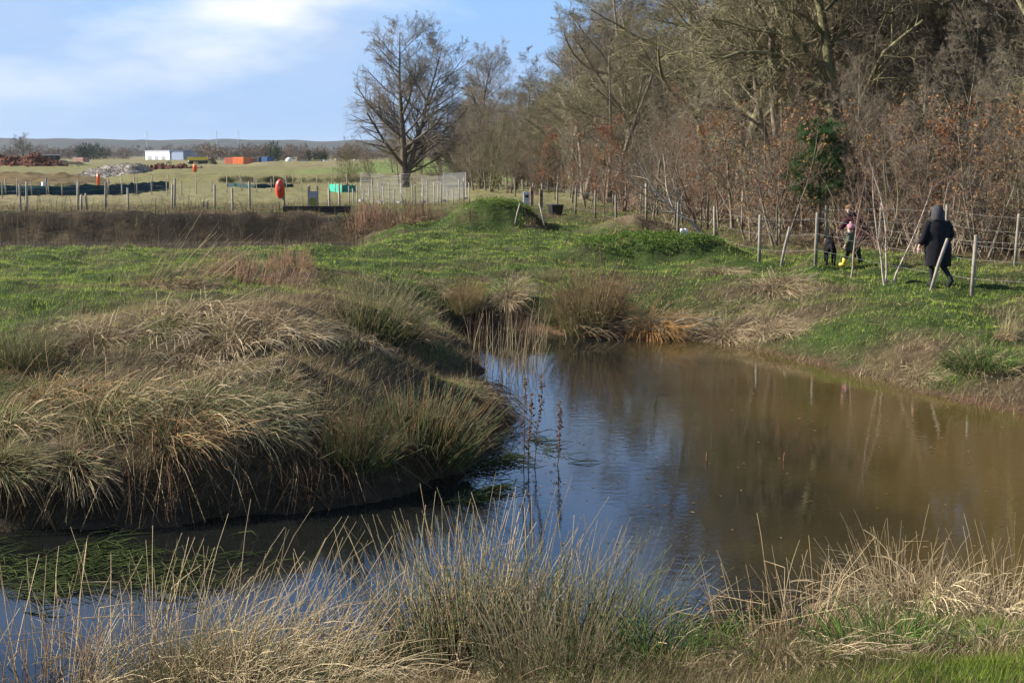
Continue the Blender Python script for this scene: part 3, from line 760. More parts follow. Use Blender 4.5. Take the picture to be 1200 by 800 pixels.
# white warehouse
def warehouse():
    p = AT(207, 640, .85)
    t = thing('warehouse', 'long white warehouse with a blue-grey end on the horizon', 'building', p, -.62); t.scale = (.8, .8, .72)
    a = Mesher(); a.box((-5.5, 0, 3.1), (20, 14, 6.2), col=(.85, .85, .85)); obj('wall', a.mesh('wall', False), M_PAINT, t)
    a = Mesher(); a.box((9.8, 0, 2.9), (10.4, 13, 5.8), col=(.22, .28, .38)); obj('annex', a.mesh('annex', False), M_PAINT, t)
    a = Mesher(); a.box((-5.5, 0, 6.45), (20.6, 14.6, .5), col=(.42, .45, .5)); obj('roof', a.mesh('roof', False), M_PAINT, t)
    a = Mesher(); a.box((9.9, 0, 6.05), (10.8, 13.4, .5), col=(.1, .12, .18)); obj('annex_roof', a.mesh('annex_roof', False), M_PAINT, t)
    for k in range(3):
        a = Mesher(); a.box((-12 + k * 5.6, -7.05, 1.6), (3, .12, 3.2), col=(.35, .37, .4)); obj('shutter', a.mesh('shutter', False), M_PAINT, t)
warehouse()
def shed():
    p = AT(58, 470, .85)
    t = thing('open_shed', 'long low dark open-fronted shed near the far lone tree', 'building', p)
    a = Mesher(); a.box((0, 2.5, 1.3), (7.6, .2, 2.6), col=(.05, .05, .045)); obj('back_wall', a.mesh('back_wall', False), M_WOOD, t)
    a = Mesher(); a.box((0, 0, 2.75), (8.4, 5.6, .28), col=(.45, .46, .46)); obj('roof', a.mesh('roof', False), M_METAL, t)
    for k in range(5):
        a = Mesher(); a.box((-3.7 + k * 1.85, -2.4, 1.3), (.22, .22, 2.6), col=(.12, .11, .1)); obj('post', a.mesh('post', False), M_WOOD, t)
shed()
# site containers, vehicles and stores in a row
def container(px, d, L, H, col, label, rz=-.55):
    p = AT(px, d, .85 + .7)
    t = thing('site_container', label, 'container', p, rz, 'site containers')
    a = Mesher(); a.box((0, 0, H / 2), (L, 2.4, H), col=col)
    for k in range(int(L / .45)):
        a.box((-L / 2 + .25 + k * .45, -1.22, H / 2), (.2, .06, H * .9), col=np.array(col) * .9)
    obj('body', a.mesh('body', False), M_PAINT, t)
    a = Mesher(); a.box((L / 2 + .03, 0, H / 2), (.06, 2.2, H * .92), col=np.array(col) * .8); obj('door', a.mesh('door', False), M_PAINT, t)
    a = Mesher(); a.box((0, 0, H + .04), (L * .99, 2.3, .08), col=np.array(col) * .85); obj('roof', a.mesh('roof', False), M_PAINT, t)
container(275, 330, 2.6, 1.3, (.5, .12, .06), 'dull red site container left of the bright orange one')
container(286, 322, 2.9, 1.45, (.85, .2, .045), 'bright orange-red site container right of the warehouse')
container(296.5, 335, 1.5, 1.2, (.45, .14, .06), 'small orange site container right of the bright one')
container(306, 350, 1.9, 1.4, (.05, .06, .08), 'dark grey site container beside the blue one')
container(316, 348, 1.8, 1.5, (.05, .12, .28), 'blue site container at the right end of the row')
container(100, 420, 3.6, 1.2, (.45, .25, .2), 'pale pinkish site container left of the gravel heap')
def digger():
    p = AT(236, 330, 1.5)
    t = thing('tipper_truck', 'yellow tipper body parked in front of the warehouse', 'truck', p)
    a = Mesher(); a.box((0, 0, 1.2), (3.6, 2.2, .75), col=(.72, .55, .05)); obj('skip_body', a.mesh('skip_body', False), M_PAINT, t)
    a = Mesher(); a.box((-2.25, 0, 1.15), (.8, 2, 1.0), col=(.7, .52, .05), taper=.85); obj('cab', a.mesh('cab', False), M_PAINT, t)
    a = Mesher(); a.box((-.2, 0, .68), (4.6, 1, .25), col=(.06, .06, .06)); obj('chassis', a.mesh('chassis', False), M_PAINT, t)
    for x in (-1.9, .4, 1.4):
        for y in (-.95, .95):
            a = Mesher(); a.tube([(x, y - .15, .45), (x, y + .15, .45)], [.45, .45], 12, (.03, .03, .03)); obj('wheel', a.mesh('wheel'), M_PLASTIC, t)
digger()
def silo():
    p = AT(341, 330, 1.5)
    t = thing('white_tank', 'cream domed tank right of the blue container', 'tank', p)
    a = Mesher(); an = np.linspace(0, 2 * math.pi, 16, endpoint=False)
    rings = [np.stack([r * np.cos(an), r * np.sin(an), np.full(16, z)], 1) for r, z in ((.75, .15), (.85, .5), (.85, .9), (.7, 1.25), (.4, 1.45), (.1, 1.52))]
    a.loft(rings, (.72, .66, .55)); obj('shell', a.mesh('shell'), M_PLASTIC, t)
    for sx in (-.6, .6):
        for sy in (-.5, .5):
            a = Mesher(); a.box((sx, sy, .15), (.12, .12, .5), col=(.2, .2, .2)); obj('leg', a.mesh('leg', False), M_METAL, t)
silo()
for i, (px, w, col, lab) in enumerate([(358, 1.2, (.3, .35, .36), 'grey-green low hut right of the domed tank'), (372, 2.4, (.6, .45, .2), 'sandy timber stack right of the domed tank'), (384, 1.4, (.75, .75, .75), 'white van-like block among the far site stores'), (402, 2.8, (.5, .4, .32), 'low brown pallet row beside the lone oak'), (419, 1.2, (.75, .74, .72), 'small white store half hidden by the lone oak'), (428, 1.6, (.55, .42, .36), 'pinkish pallet stack beside the lone oak')]):
    p = AT(px, 330 + 3 * i, 1.5); t = thing('site_store', lab, 'store', p, .1 * i, 'stores in the far site yard')
    a = Mesher(); a.box((0, 0, .45), (w, 1.6, .9), col=col); obj('body', a.mesh('body', False), M_PAINT, t)
    a = Mesher(); a.box((0, 0, .93), (w * 1.04, 1.7, .08), col=np.array(col) * .8); obj('lid', a.mesh('lid', False), M_PAINT, t)
# masts on the horizon
for px, h in ((176, 38), (257, 40), (282, 40)):
    p = AT(px, 2100, .8); t = thing('mast', {176: 'thin mast on the hills left of the warehouse', 257: 'left of two thin masts over the red containers', 282: 'right of two thin masts over the red containers'}[px], 'mast', p, 0, 'far masts')
    a = Mesher(); a.tube([(0, 0, 0), (0, 0, h)], [.8, .25], 5, (.4, .42, .45)); obj('pole', a.mesh('pole'), M_METAL, t)
    a = Mesher(); a.tube([(-3, 0, h * .85), (3, 0, h * .85)], [.3, .3], 4, (.4, .42, .45)); obj('crossarm', a.mesh('crossarm'), M_METAL, t)

# heaps
def heap(name, label, px0, px1, d, H, depth, col, seed, cat, stones=0, scol=(.4, .38, .36), stone=.16, ridge=1.0, z=.85):
    rg = np.random.default_rng(seed); x0_, x1_ = AT(px0, d)[0], AT(px1, d)[0]; W = (x1_ - x0_) / 2; cx = (x0_ + x1_) / 2
    nu, nv = 60, 26
    U, Vv = np.meshgrid(np.linspace(-1, 1, nu), np.linspace(-1, 1, nv), indexing='ij')
    env = np.clip(1 - np.abs(U) ** (2.2 * ridge), 0, 1) * np.clip(1 - np.abs(Vv) ** 1.6, 0, 1)
    Z = H * env * (.55 + .75 * fbm(U * W * .5 + seed, Vv * depth * .5 + seed, 3)) + env * (fbm(U * W * 2.2, Vv * depth * 2.2 + seed, 3) - .5) * H * .3 - .12
    P = np.stack([U * W, Vv * depth, Z], -1).reshape(-1, 3)
    I = np.arange(nu * nv).reshape(nu, nv); q = np.stack([I[:-1, :-1], I[1:, :-1], I[1:, 1:], I[:-1, 1:]], -1).reshape(-1, 4)
    c = np.array(col) * (.6 + .8 * fbm(P[:, 0] * 1.3, P[:, 1] * 1.3 + seed, 3))[:, None]
    t = thing(name, label, cat, (cx, d, z)); 
    obj('mass', make_mesh('mass', P, [q], c), M_SOIL, t)
    if stones:
        k = rg.integers(0, len(P), stones); E = P[k] + rg.normal(size=(stones, 3)) * np.array([.15, .15, .03])
        oc = np.array([[1, 0, 0], [-1, 0, 0], [0, 1, 0], [0, -1, 0], [0, 0, 1], [0, 0, -1]], float)
        of = np.array([[0, 2, 4], [2, 1, 4], [1, 3, 4], [3, 0, 4], [2, 0, 5], [1, 2, 5], [3, 1, 5], [0, 3, 5]])
        s_ = stone * rg.uniform(.4, 1.3, (stones, 1, 1)); VV = E[:, None] + oc[None] * s_ * rg.uniform(.6, 1.3, (stones, 6, 1))
        F = of[None] + (np.arange(stones) * 6)[:, None, None]
        cc_ = np.repeat(np.array(scol) * rg.uniform(.5, 1.3, (stones, 1)), 6, 0)
        o = obj('stones' if stone < .3 else 'clods', make_mesh('stones', VV.reshape(-1, 3), [F.reshape(-1, 3)], cc_, False), M_SOIL, t, kind='stuff')
heap('soil_heap', 'long red-brown soil heap at the far left of the field', -60, 98, 225, 3.0, 6, (.10, .042, .024), 21, 'heap', 500, (.14, .06, .035), .3)
heap('gravel_heap', 'pale grey gravel heap between the two soil heaps', 88, 198, 156, 1.9, 5, (.23, .205, .175), 22, 'heap', 2600, (.27, .24, .205), .09)
heap('soil_heap', 'dark red-brown soil heap sloping down right of the gravel', 140, 262, 171, 1.9, 4, (.085, .040, .024), 23, 'heap', 500, (.11, .05, .03), .25)
heap('soil_bank', 'low dark earth bank above the far left soil heap', -40, 124, 300, 2.2, 5, (.06, .05, .03), 24, 'bank')

heap('earth_bank', 'broad brown grassed earth bank below the soil and gravel heaps', -80, 150, 140, 1.15, 9, (.13, .095, .045), 25, 'bank')
# silt fences, dark teal
def membrane(name, label, pts, h, col, cat='fence', stake_h=1.1):
    t = thing(name, label, cat, (0, 0, 0))
    P = np.array([AT(px, d, .85) for px, d in pts]); ms = Mesher()
    Q = []
    for a_, b_ in zip(P[:-1], P[1:]):
        for k in range(8): Q.append(a_ + (b_ - a_) * k / 8)
    Q.append(P[-1]); Q = np.array(Q); n = len(Q)
    top = Q + np.array([0, 0, h]) + np.stack([np.zeros(n), np.zeros(n), hr.normal(size=n) * .05], 1); bot = Q - np.array([0, 0, .1]); bot[:, 1] += hr.normal(size=n) * .05
    th = np.array([0, .02, 0])
    V = np.concatenate([bot, top, top + th, bot + th]); I = np.arange(n)
    q = np.concatenate([np.stack([I[:-1] + a_ * n, I[1:] + a_ * n, I[1:] + b_ * n, I[:-1] + b_ * n], 1) for a_, b_ in ((0, 1), (1, 2), (2, 3))])
    ms.add(V, q, col); obj('membrane', ms.mesh('membrane'), M_CLOTH, t)
    st = Mesher(); st.tube([(0, 0, -.2), (0, 0, stake_h)], [.045, .04], 6, (.33, .29, .21)); sm = st.mesh('stake')
    for k in range(0, n, 4): obj('stake', sm, M_WOOD, t, Q[k] + np.array([0, -.06, 0]))
    return t
membrane('silt_fence', 'dark teal silt fence strip running along the left field', [(-40, 96), (60, 96), (130, 97), (160, 104), (200, 116)], .62, (.02, .055, .06))
membrane('silt_fence', 'short dark teal silt fence right of the soil heap', [(268, 122), (300, 118), (345, 120)], .3, (.02, .05, .055))
membrane('green_sheet', 'bright turquoise sheeting fence beyond the notice board', [(387, 108), (402, 104), (418, 106)], .5, (.03, .33, .22), 'sheeting', .7)
membrane('barrier', 'thin dark rail barrier across the green far field', [(165, 235), (300, 240), (440, 235)], .35, (.06, .05, .03), 'barrier', .5)

# orange safety posts on the site
for px, d, h, w, lab in ((118, 100, 1.35, .26, 'orange plastic marker post behind the teal silt fence'), (231, 150, .9, .5, 'orange box marker on the dark soil heap')):
    p = AT(px, d, .85 if d < 120 else 1.6); t = thing('marker_post', lab, 'marker', p)
    a = Mesher(); a.box((0, 0, .04), (w * 1.6, .4, .1), col=(.08, .08, .08)); obj('foot', a.mesh('foot', False), M_PLASTIC, t)
    a = Mesher(); a.tube([(0, 0, .09), (0, 0, h * .8), (w * .15, 0, h)], [w * .42, w * .42, w * .5], 8, (.75, .12, .02)); obj('body', a.mesh('body'), M_PLASTIC, t)
p = AT(54, 100, .85); t = thing('white_pipe', 'short white upright pipe behind the left teal silt fence', 'pipe', p)
a = Mesher(); a.tube([(0, 0, 0), (0, 0, .8)], [.14, .14], 10, (.7, .7, .68)); obj('pipe', a.mesh('pipe'), M_PLASTIC, t)
a = Mesher(); a.tube([(.18, .1, 0), (.18, .1, 1.05)], [.12, .12], 8, (.1, .1, .09)); obj('dark_post', a.mesh('dark_post'), M_WOOD, t)

# ------------------------------------------------------------------ fences
def fence(name, label, pts, heights, wires, post_r=.045, col=(.235, .21, .16), lean=.03, wr=.0022):
    t = thing(name, label, 'fence', (0, 0, 0)); tops = []
    for (x, y), h in zip(pts, heights):
        z = h1(x, y); a = Mesher(); l = hr.normal(size=2) * lean * h; k = hr.uniform(.75, 1.15)
        a.tube([(0, 0, -.25), (l[0] * .5, l[1] * .5, h * .5), (l[0], l[1], h - .01), (l[0], l[1], h)], [post_r, post_r * .98, post_r * .95, post_r * .8], 8, np.array(col) * k)
        obj('post', a.mesh('post'), M_WOOD, t, (x, y, z)); tops.append((x, y, z, l, h))
    for w in wires:
        a = Mesher(); P = []
        for (x, y, z, l, h) in tops: P.append((x + l[0] * w / h, y + l[1] * w / h - post_r, z + min(w, h - .05)))
        Q = []
        for p_, q_ in zip(P[:-1], P[1:]):
            p_ = np.array(p_); q_ = np.array(q_)
            for k in range(4): s_ = k / 4; Q.append(p_ + (q_ - p_) * s_ - np.array([0, 0, .04 * 4 * s_ * (1 - s_)]))
        Q.append(np.array(P[-1])); a.tube(Q, [wr] * len(Q), 4, (.28, .28, .27)); obj('wire', a.mesh('wire'), M_METAL, t)
    return t
pf = [(1500, 24), (1141, 27.8), (956, 33), (890, 34.6), (838, 41), (794, 45.5), (757, 50), (722, 54), (697, 58), (674, 62), (653, 66), (635, 71), (624, 77), (613, 84), (604, 91), (594, 99), (584, 108), (572, 118)]
fence('post_and_wire_fence', 'post and wire fence along the pond side of the path', [AT(a_, b_)[:2] for a_, b_ in pf], [1.2 + hr.normal() * .04 for _ in pf], (.35, .72, 1.08))
wf = [(1400, 29), (1190, 34), (1108, 36), (1030, 38), (968, 40.5), (914, 43), (869, 46), (829, 50), (799, 54), (769, 58), (750, 62), (733, 66), (718, 70), (700, 76), (684, 83), (668, 90), (653, 98), (640, 108)]
fence('wood_side_fence', 'post and wire fence against the wood behind the path', [AT(a_, b_)[:2] for a_, b_ in wf], [1.25 + hr.normal() * .05 for _ in wf], (.4, .8, 1.15), .042)
lf = [(-70, 62), (26, 62), (33, 60.6), (92, 62.5), (125, 63), (152, 63.5), (203, 63), (206, 64.5), (253, 63.5), (274, 63.2), (294, 64), (334, 63.2), (363, 66), (387, 62.5), (399, 66)]
fence('field_fence', 'weathered post fence along the top of the dark ditch', [AT(a_, b_)[:2] for a_, b_ in lf], [1.28, 1.27, 1.32, 1.3, 1.2, 1.1, 1.1, 1.38, 1.15, 1.1, 1.28, 1.1, 1.15, 1.05, 1.15], (.5, .95), .05, (.36, .32, .25))
bf = [(-30 + 17.5 * k, 92 - 3 * math.sin(k) + max(0, k - 10) * 1.5) for k in range(26) if k != 8]
fence('stake_fence', 'thin stake row far behind the ditch in the rough field', [AT(a_, b_)[:2] for a_, b_ in bf], [1.05 + hr.normal() * .12 for _ in bf], (.7,), .035, (.38, .34, .27))
pl = [(408 + 6.2 * k + hr.normal(), 69 + .35 * k + hr.normal() * .6) for k in range(24)]
fence('paling_fence', 'close-set thin stakes in front of the mesh panels', [AT(a_, b_)[:2] for a_, b_ in pl], [1.1 + hr.normal() * .12 for _ in pl], (.85,), .03, (.42, .38, .31))
for px, py, h, lx, lab in [(97, 244, .72, .02, 'left of two short stakes by the ditch fence'), (104, 243, .7, -.03, 'right of two short stakes by the ditch fence'), (240, 243, .5, .0, 'left of a pair of stubby stakes behind the ditch'), (244, 243, .52, .02, 'right of a pair of stubby stakes behind the ditch')]:
    p = AT(px, 62.8); a = Mesher(); a.tube([(0, 0, -.2), (lx, 0, h * .6), (lx * 1.6, 0, h)], [.05, .048, .04], 7, (.33, .29, .22))
    put('short_stake', a.mesh('short_stake'), M_WOOD, lab, 'stake', (p[0], p[1], h1(p[0], p[1])), 0, 'short stakes by the ditch')
for px, py, dx, L, lab in [(914, 313, .22, .95, 'stake leaning right beside the pond fence left of the dog'), (1089, 340, .33, 1.0, 'pale stake leaning right in front of the hooded walker'), (640, 268, -.25, .9, 'leaning stake by the dark side of the green mound'), (585 + 18, 262, .2, .7, 'thin stick leaning on the green mound')]:
    p = hit(px, py); a = Mesher(); a.tube([(0, 0, -.15), (dx * .5, .02, L * .5), (dx, .04, L)], [.035, .035, .032], 7, (.28, .25, .2))
    put('leaning_stake', a.mesh('leaning_stake'), M_WOOD, lab, 'stake', p, 0, 'leaning stakes')
# mesh panels
def mesh_panel(i, p, q_, lab):
    p = np.array(p); q_ = np.array(q_); L = np.linalg.norm(q_ - p)
    t = thing('mesh_panel', lab, 'fence panel', (p[0], p[1], h1(p[0], p[1])), math.atan2(q_[1] - p[1], q_[0] - p[0]), 'mesh fence panels')
    a = Mesher(); H = 1.55
    a.tube([(0, 0, .05), (0, 0, H), (L, 0, H), (L, 0, .05), (0, 0, .05)], [.017] * 5, 6, (.3, .31, .32), cap=False)
    obj('frame', a.mesh('frame'), M_METAL, t)
    a = Mesher(); n = int(L / .1)
    xs_ = np.linspace(.08, L - .08, n); P = np.stack([np.stack([xs_, 0 * xs_, 0 * xs_ + .06], 1), np.stack([xs_, 0 * xs_, 0 * xs_ + H - .02], 1)], 1)
    a.tubes(P, np.full((n, 2), .006), 3, (.36, .37, .38))
    zs_ = np.linspace(.2, H - .15, 6); P = np.stack([np.stack([0 * zs_, 0 * zs_, zs_], 1), np.stack([0 * zs_ + L, 0 * zs_, zs_], 1)], 1)
    a.tubes(P, np.full((6, 2), .0045), 3, (.5, .51, .52)); obj('wire_mesh', a.mesh('wire_mesh'), M_METAL, t)
    for x_ in (0, L):
        a = Mesher(); a.box((x_, 0, .06), (.5 if 0 < x_ < L else .3, .22, .12), col=(.3, .3, .29)); obj('foot', a.mesh('foot', False), M_METAL, t)
mp_ = [AT(a_, b_)[:2] for a_, b_ in ((424, 79), (447, 77), (470, 75), (495, 76), (520, 79), (546, 84))]
for i, lab in enumerate(['leftmost mesh fence panel below the oak', 'second mesh fence panel from the left', 'middle mesh fence panel below the oak trunk', 'fourth mesh fence panel from the left', 'rightmost mesh fence panel beside the green mound']):
    mesh_panel(i, mp_[i], mp_[i + 1], lab)

# lifebuoy housing on its post
def lifebuoy():
    p = AT(330, 62.8); z = h1(p[0], p[1])
    t = thing('lifebuoy_housing', 'orange-red oval lifebuoy housing fixed to the ditch fence', 'lifebuoy', (p[0], p[1] - .12, z + .5), .25)
    an = np.linspace(0, 2 * math.pi, 20, endpoint=False)
    def ring(sx, sz, y): return np.stack([.2 * sx * np.cos(an), np.full(20, y), .42 + .42 * sz * np.sin(an)], 1)
    a = Mesher(); a.loft([ring(.8, .85, .1), ring(1, 1, .06), ring(1.02, 1.02, 0), ring(1, 1, -.08), ring(.85, .9, -.16), ring(.5, .6, -.2)], (.68, .075, .025)); shell = obj('shell', a.mesh('shell'), M_PLASTIC, t)
    a = Mesher(); a.loft([ring(.45, .35, -.19), ring(.4, .3, -.22)], (.5, .05, .02)); obj('lid', a.mesh('lid'), M_PLASTIC, shell)
    a = Mesher(); a.box((.12, .14, .4), (.08, .08, .9), col=(.3, .27, .2)); obj('bracket', a.mesh('bracket', False), M_WOOD, t)
lifebuoy()
def notice():
    p = AT(368, 64.5); z = h1(p[0], p[1])
    t = thing('notice_board', 'grey and olive notice board on posts at the ditch end', 'sign', (p[0], p[1], z))
    a = Mesher(); a.box((0, 0, .48), (.36, .03, .72), col=(.35, .38, .36)); panel = obj('panel', a.mesh('panel', False), M_PAINT, t)
    a = Mesher(); a.box((0, -.02, .36), (.3, .01, .36), col=(.24, .24, .04)); obj('poster', a.mesh('poster', False), M_PAINT, panel)
    for sx in (-.21, .21):
        a = Mesher(); a.box((sx, 0, .5), (.06, .06, 1.1), col=(.32, .28, .21)); obj('post', a.mesh('post', False), M_WOOD, t)
notice()
p = AT(372, 61.8); a = Mesher(); a.box((0, 0, .1), (2.9, .22, .26), col=(.035, .032, .03))
a.box((0, 0, .24), (2.9, .26, .03), col=(.06, .055, .05)); put('timber_beam', a.mesh('timber_beam', False), M_WOOD, 'long dark timber beam lying along the ditch end', 'beam', (p[0], p[1], h1(p[0], p[1])), .02)
# gate posts and crate by the path end
for px, d, w, h, col, lab in ((617, 73, .34, .8, (.5, .5, .5), 'grey post box with a dark slot beside the path end'), (623, 72, .16, 1.0, (.3, .22, .14), 'brown gate post beside the grey post box'), (634, 69, .15, .9, (.2, .16, .11), 'dark gate post right of the grey post box')):
    p = AT(px, d); t = thing('gate_post', lab, 'post', (p[0], p[1], h1(p[0], p[1])), .1, 'gate posts at the path end')
    a = Mesher(); a.box((0, 0, h / 2 - .05), (w, .16, h + .1), col=col); obj('post', a.mesh('post', False), M_WOOD, t)
    a = Mesher(); a.box((0, -.085, h * .72), (w * .5, .02, .14), col=(.03, .03, .03)); obj('plate', a.mesh('plate', False), M_PAINT, t)
p = hit(651, 252); t = thing('black_trough', 'black plastic trough on the path beside the wood', 'trough', p, .3)
a = Mesher(); a.box((0, 0, .2), (.42, .5, .4), col=(.015, .015, .017), taper=1.2); obj('tub', a.mesh('tub', False), M_PLASTIC, t)
a = Mesher(); a.box((0, 0, .41), (.56, .66, .05), col=(.02, .02, .022)); obj('rim', a.mesh('rim', False), M_PLASTIC, t)
for px, dx, lab in ((800, -.03, 'left of two white plastic tree guards'), (806, -.08, 'right of two white plastic tree guards')):
    p = AT(px, 41.5); a = Mesher(); a.tube([(0, 0, -.1), (dx * .5, 0, .3), (dx, 0, .55)], [.055, .052, .05], 8, (.62, .62, .6))
    put('tree_guard', a.mesh('tree_guard'), M_PLASTIC, lab, 'tree guard', (p[0], p[1], h1(p[0], p[1])), 0, 'white tree guards')

# ------------------------------------------------------------------ grass
def grass_field(total, rmin, rmax, seed, amax=24.5):
    rg = np.random.default_rng(seed)
    r = np.exp(rg.uniform(math.log(rmin), math.log(rmax), total)); a_ = np.radians(rg.uniform(-amax, amax, total))
    x = r * np.sin(a_); y = r * np.cos(a_)
    sd_ = pond_sd(x, y); fx = edge_x(y)
    k = (sd_ > .12) & ((x < fx - .4) | (y < 27)) & ~((x < -5.5) & (y > 46) & (y < 59.8) & (rg.random(total) < .85)); x, y, r, sd_ = x[k], y[k], r[k], sd_[k]
    gq = green_cover(x, y); nz_ = fbm(x * .9, y * .9, 4)
    gmix = np.clip((gq - .5) * 1.4 + .5 + (nz_ - .5) * 2.2, 0, 1) * sstep(.05, .9, sd_)
    n2_ = fbm(x * 2.7 + 40, y * 2.7, 3)
    isg = rg.random(len(x)) < gmix
    return x, y, r, isg, n2_, rg
def blades(x, y, r, hgt_, wid, lean, col, comb=None, rg=RNG):
    n = len(x); z = hgt(x, y)
    az = rg.uniform(0, 2 * math.pi, n)
    d = np.stack([np.cos(az) * lean, np.sin(az) * lean, np.ones(n)], 1)
    if comb is not None: d[:, :2] += comb
    d = norm(d); sv = norm(np.stack([-np.sin(az + rg.normal(size=n)), np.cos(az), np.zeros(n)], 1)) * wid[:, None] * .5
    B = np.stack([x, y, z - .01], 1)
    V = np.stack([B - sv, B + sv, B + d * hgt_[:, None]], 1).reshape(-1, 3)
    return V, np.repeat(np.clip(col, .004, 1), 3, 0)
x, y, r, isg, n2_, rg = grass_field(560000, 5.2, 78, 61)
k = isg; n = k.sum()
hh = rg.uniform(.035, .10, n) * (.6 + .9 * n2_[k]) * np.where(r[k] < 9, .8, 1)
ww = rg.uniform(.004, .008, n) * np.clip(r[k] / 18, .8, 3)
c1 = np.array((.21, .325, .035)); c2 = np.array((.36, .44, .075)); c3 = np.array((.30, .25, .12))
tm = rg.random((n, 1)); col = c1 * (1 - tm) + c2 * tm
dead = rg.random(n) < .13; col[dead] = c3
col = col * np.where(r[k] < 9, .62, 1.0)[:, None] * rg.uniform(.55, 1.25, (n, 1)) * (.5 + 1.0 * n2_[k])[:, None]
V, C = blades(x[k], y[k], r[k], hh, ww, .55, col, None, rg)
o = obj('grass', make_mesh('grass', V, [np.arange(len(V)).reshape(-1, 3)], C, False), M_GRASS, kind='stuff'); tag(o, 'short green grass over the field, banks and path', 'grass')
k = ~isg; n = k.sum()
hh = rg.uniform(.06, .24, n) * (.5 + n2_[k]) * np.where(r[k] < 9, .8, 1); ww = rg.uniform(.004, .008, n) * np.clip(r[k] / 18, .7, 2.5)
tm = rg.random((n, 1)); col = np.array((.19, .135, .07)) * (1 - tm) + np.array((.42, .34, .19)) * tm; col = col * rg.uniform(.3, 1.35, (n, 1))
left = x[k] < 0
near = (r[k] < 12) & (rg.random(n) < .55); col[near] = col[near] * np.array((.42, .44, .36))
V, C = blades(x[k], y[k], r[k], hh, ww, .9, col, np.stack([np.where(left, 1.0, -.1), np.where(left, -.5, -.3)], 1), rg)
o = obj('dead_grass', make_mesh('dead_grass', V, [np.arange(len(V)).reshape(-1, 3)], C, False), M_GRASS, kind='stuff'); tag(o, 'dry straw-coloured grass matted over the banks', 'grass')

# ------------------------------------------------------------------ rushes
STRAW = np.array((.46, .36, .21)); PALE = np.array((.56, .455, .285)); BROWN = np.array((.15, .092, .05)); GRN = np.array((.10, .15, .04)); GREY = np.array((.24, .235, .125)); ORANGE = np.array((.40, .22, .075)); OLIVE = np.array((.22, .20, .085))
def stems(rg, n, rad_, L, lean=(0, 0), spread=.35, droop=.25, kink=.12, r=(.0017, .003), nseg=7, oval=1.0, floor=-.12):
    a_ = rg.uniform(0, 2 * math.pi, n); q = np.sqrt(rg.random(n)) * rad_
    base = np.stack([np.cos(a_) * q, np.sin(a_) * q * oval, np.full(n, -.06)], 1)
    out = base[:, :2] / max(rad_, 1e-6)
    d = np.stack([out[:, 0] * spread + lean[0] + rg.normal(size=n) * .12, out[:, 1] * spread + lean[1] + rg.normal(size=n) * .12, np.ones(n)], 1); d = norm(d)
    ln = (L[0] + (L[1] - L[0]) * rg.random(n) ** 1.7) * (1 - .25 * (q / max(rad_, 1e-6)))
    P = np.empty((n, nseg, 3)); P[:, 0] = base; p = base.copy()
    kk_ = np.where(rg.random(n) < kink, rg.integers(2, nseg - 1, n), 99)
    dr = droop * rg.uniform(.2, 1.6, n)
    hd = d[:, :2] / np.maximum(np.linalg.norm(d[:, :2], axis=1, keepdims=True), .05)
    for j in range(1, nseg):
        d = d + np.stack([hd[:, 0] * dr * .35, hd[:, 1] * dr * .35, -dr * j / nseg], 1) + rg.normal(size=(n, 3)) * .025
        kd = kk_ == j
        if kd.any():
            v = rg.normal(size=(kd.sum(), 3)) * .6; v[:, 2] -= .6; d[kd] = d[kd] * .5 + v
        d = norm(d); p = p + d * (ln / (nseg - 1))[:, None]
        lo = p[:, 2] < floor
        p[lo, 2] = floor + .05 * rg.random(lo.sum()); d[lo, 2] = np.abs(d[lo, 2]) * .3
        P[:, j] = p
    rr0 = rg.uniform(r[0], r[1], n)
    return P, rr0[:, None] * np.linspace(1, .45, nseg)[None]
def stem_mesh(name, sets, rg):
    """sets: list of (P,R,base colour,tip colour,variation)"""
    ms = Mesher()
    for P, R, c0, c1_, var in sets:
        n, s_, _ = P.shape; t = np.linspace(0, 1, s_)[None, :, None]
        k_ = rg.uniform(1 - var, 1 + var, (n, 1, 1)); sh = rg.normal(size=(n, 1, 1)) * .25
        tt = np.clip(t + sh, 0, 1); c = (c0 * (1 - tt) + c1_ * tt) * k_
        ms.tubes(P, R, 3, np.clip(c, .004, 1))
    return ms.mesh(name)
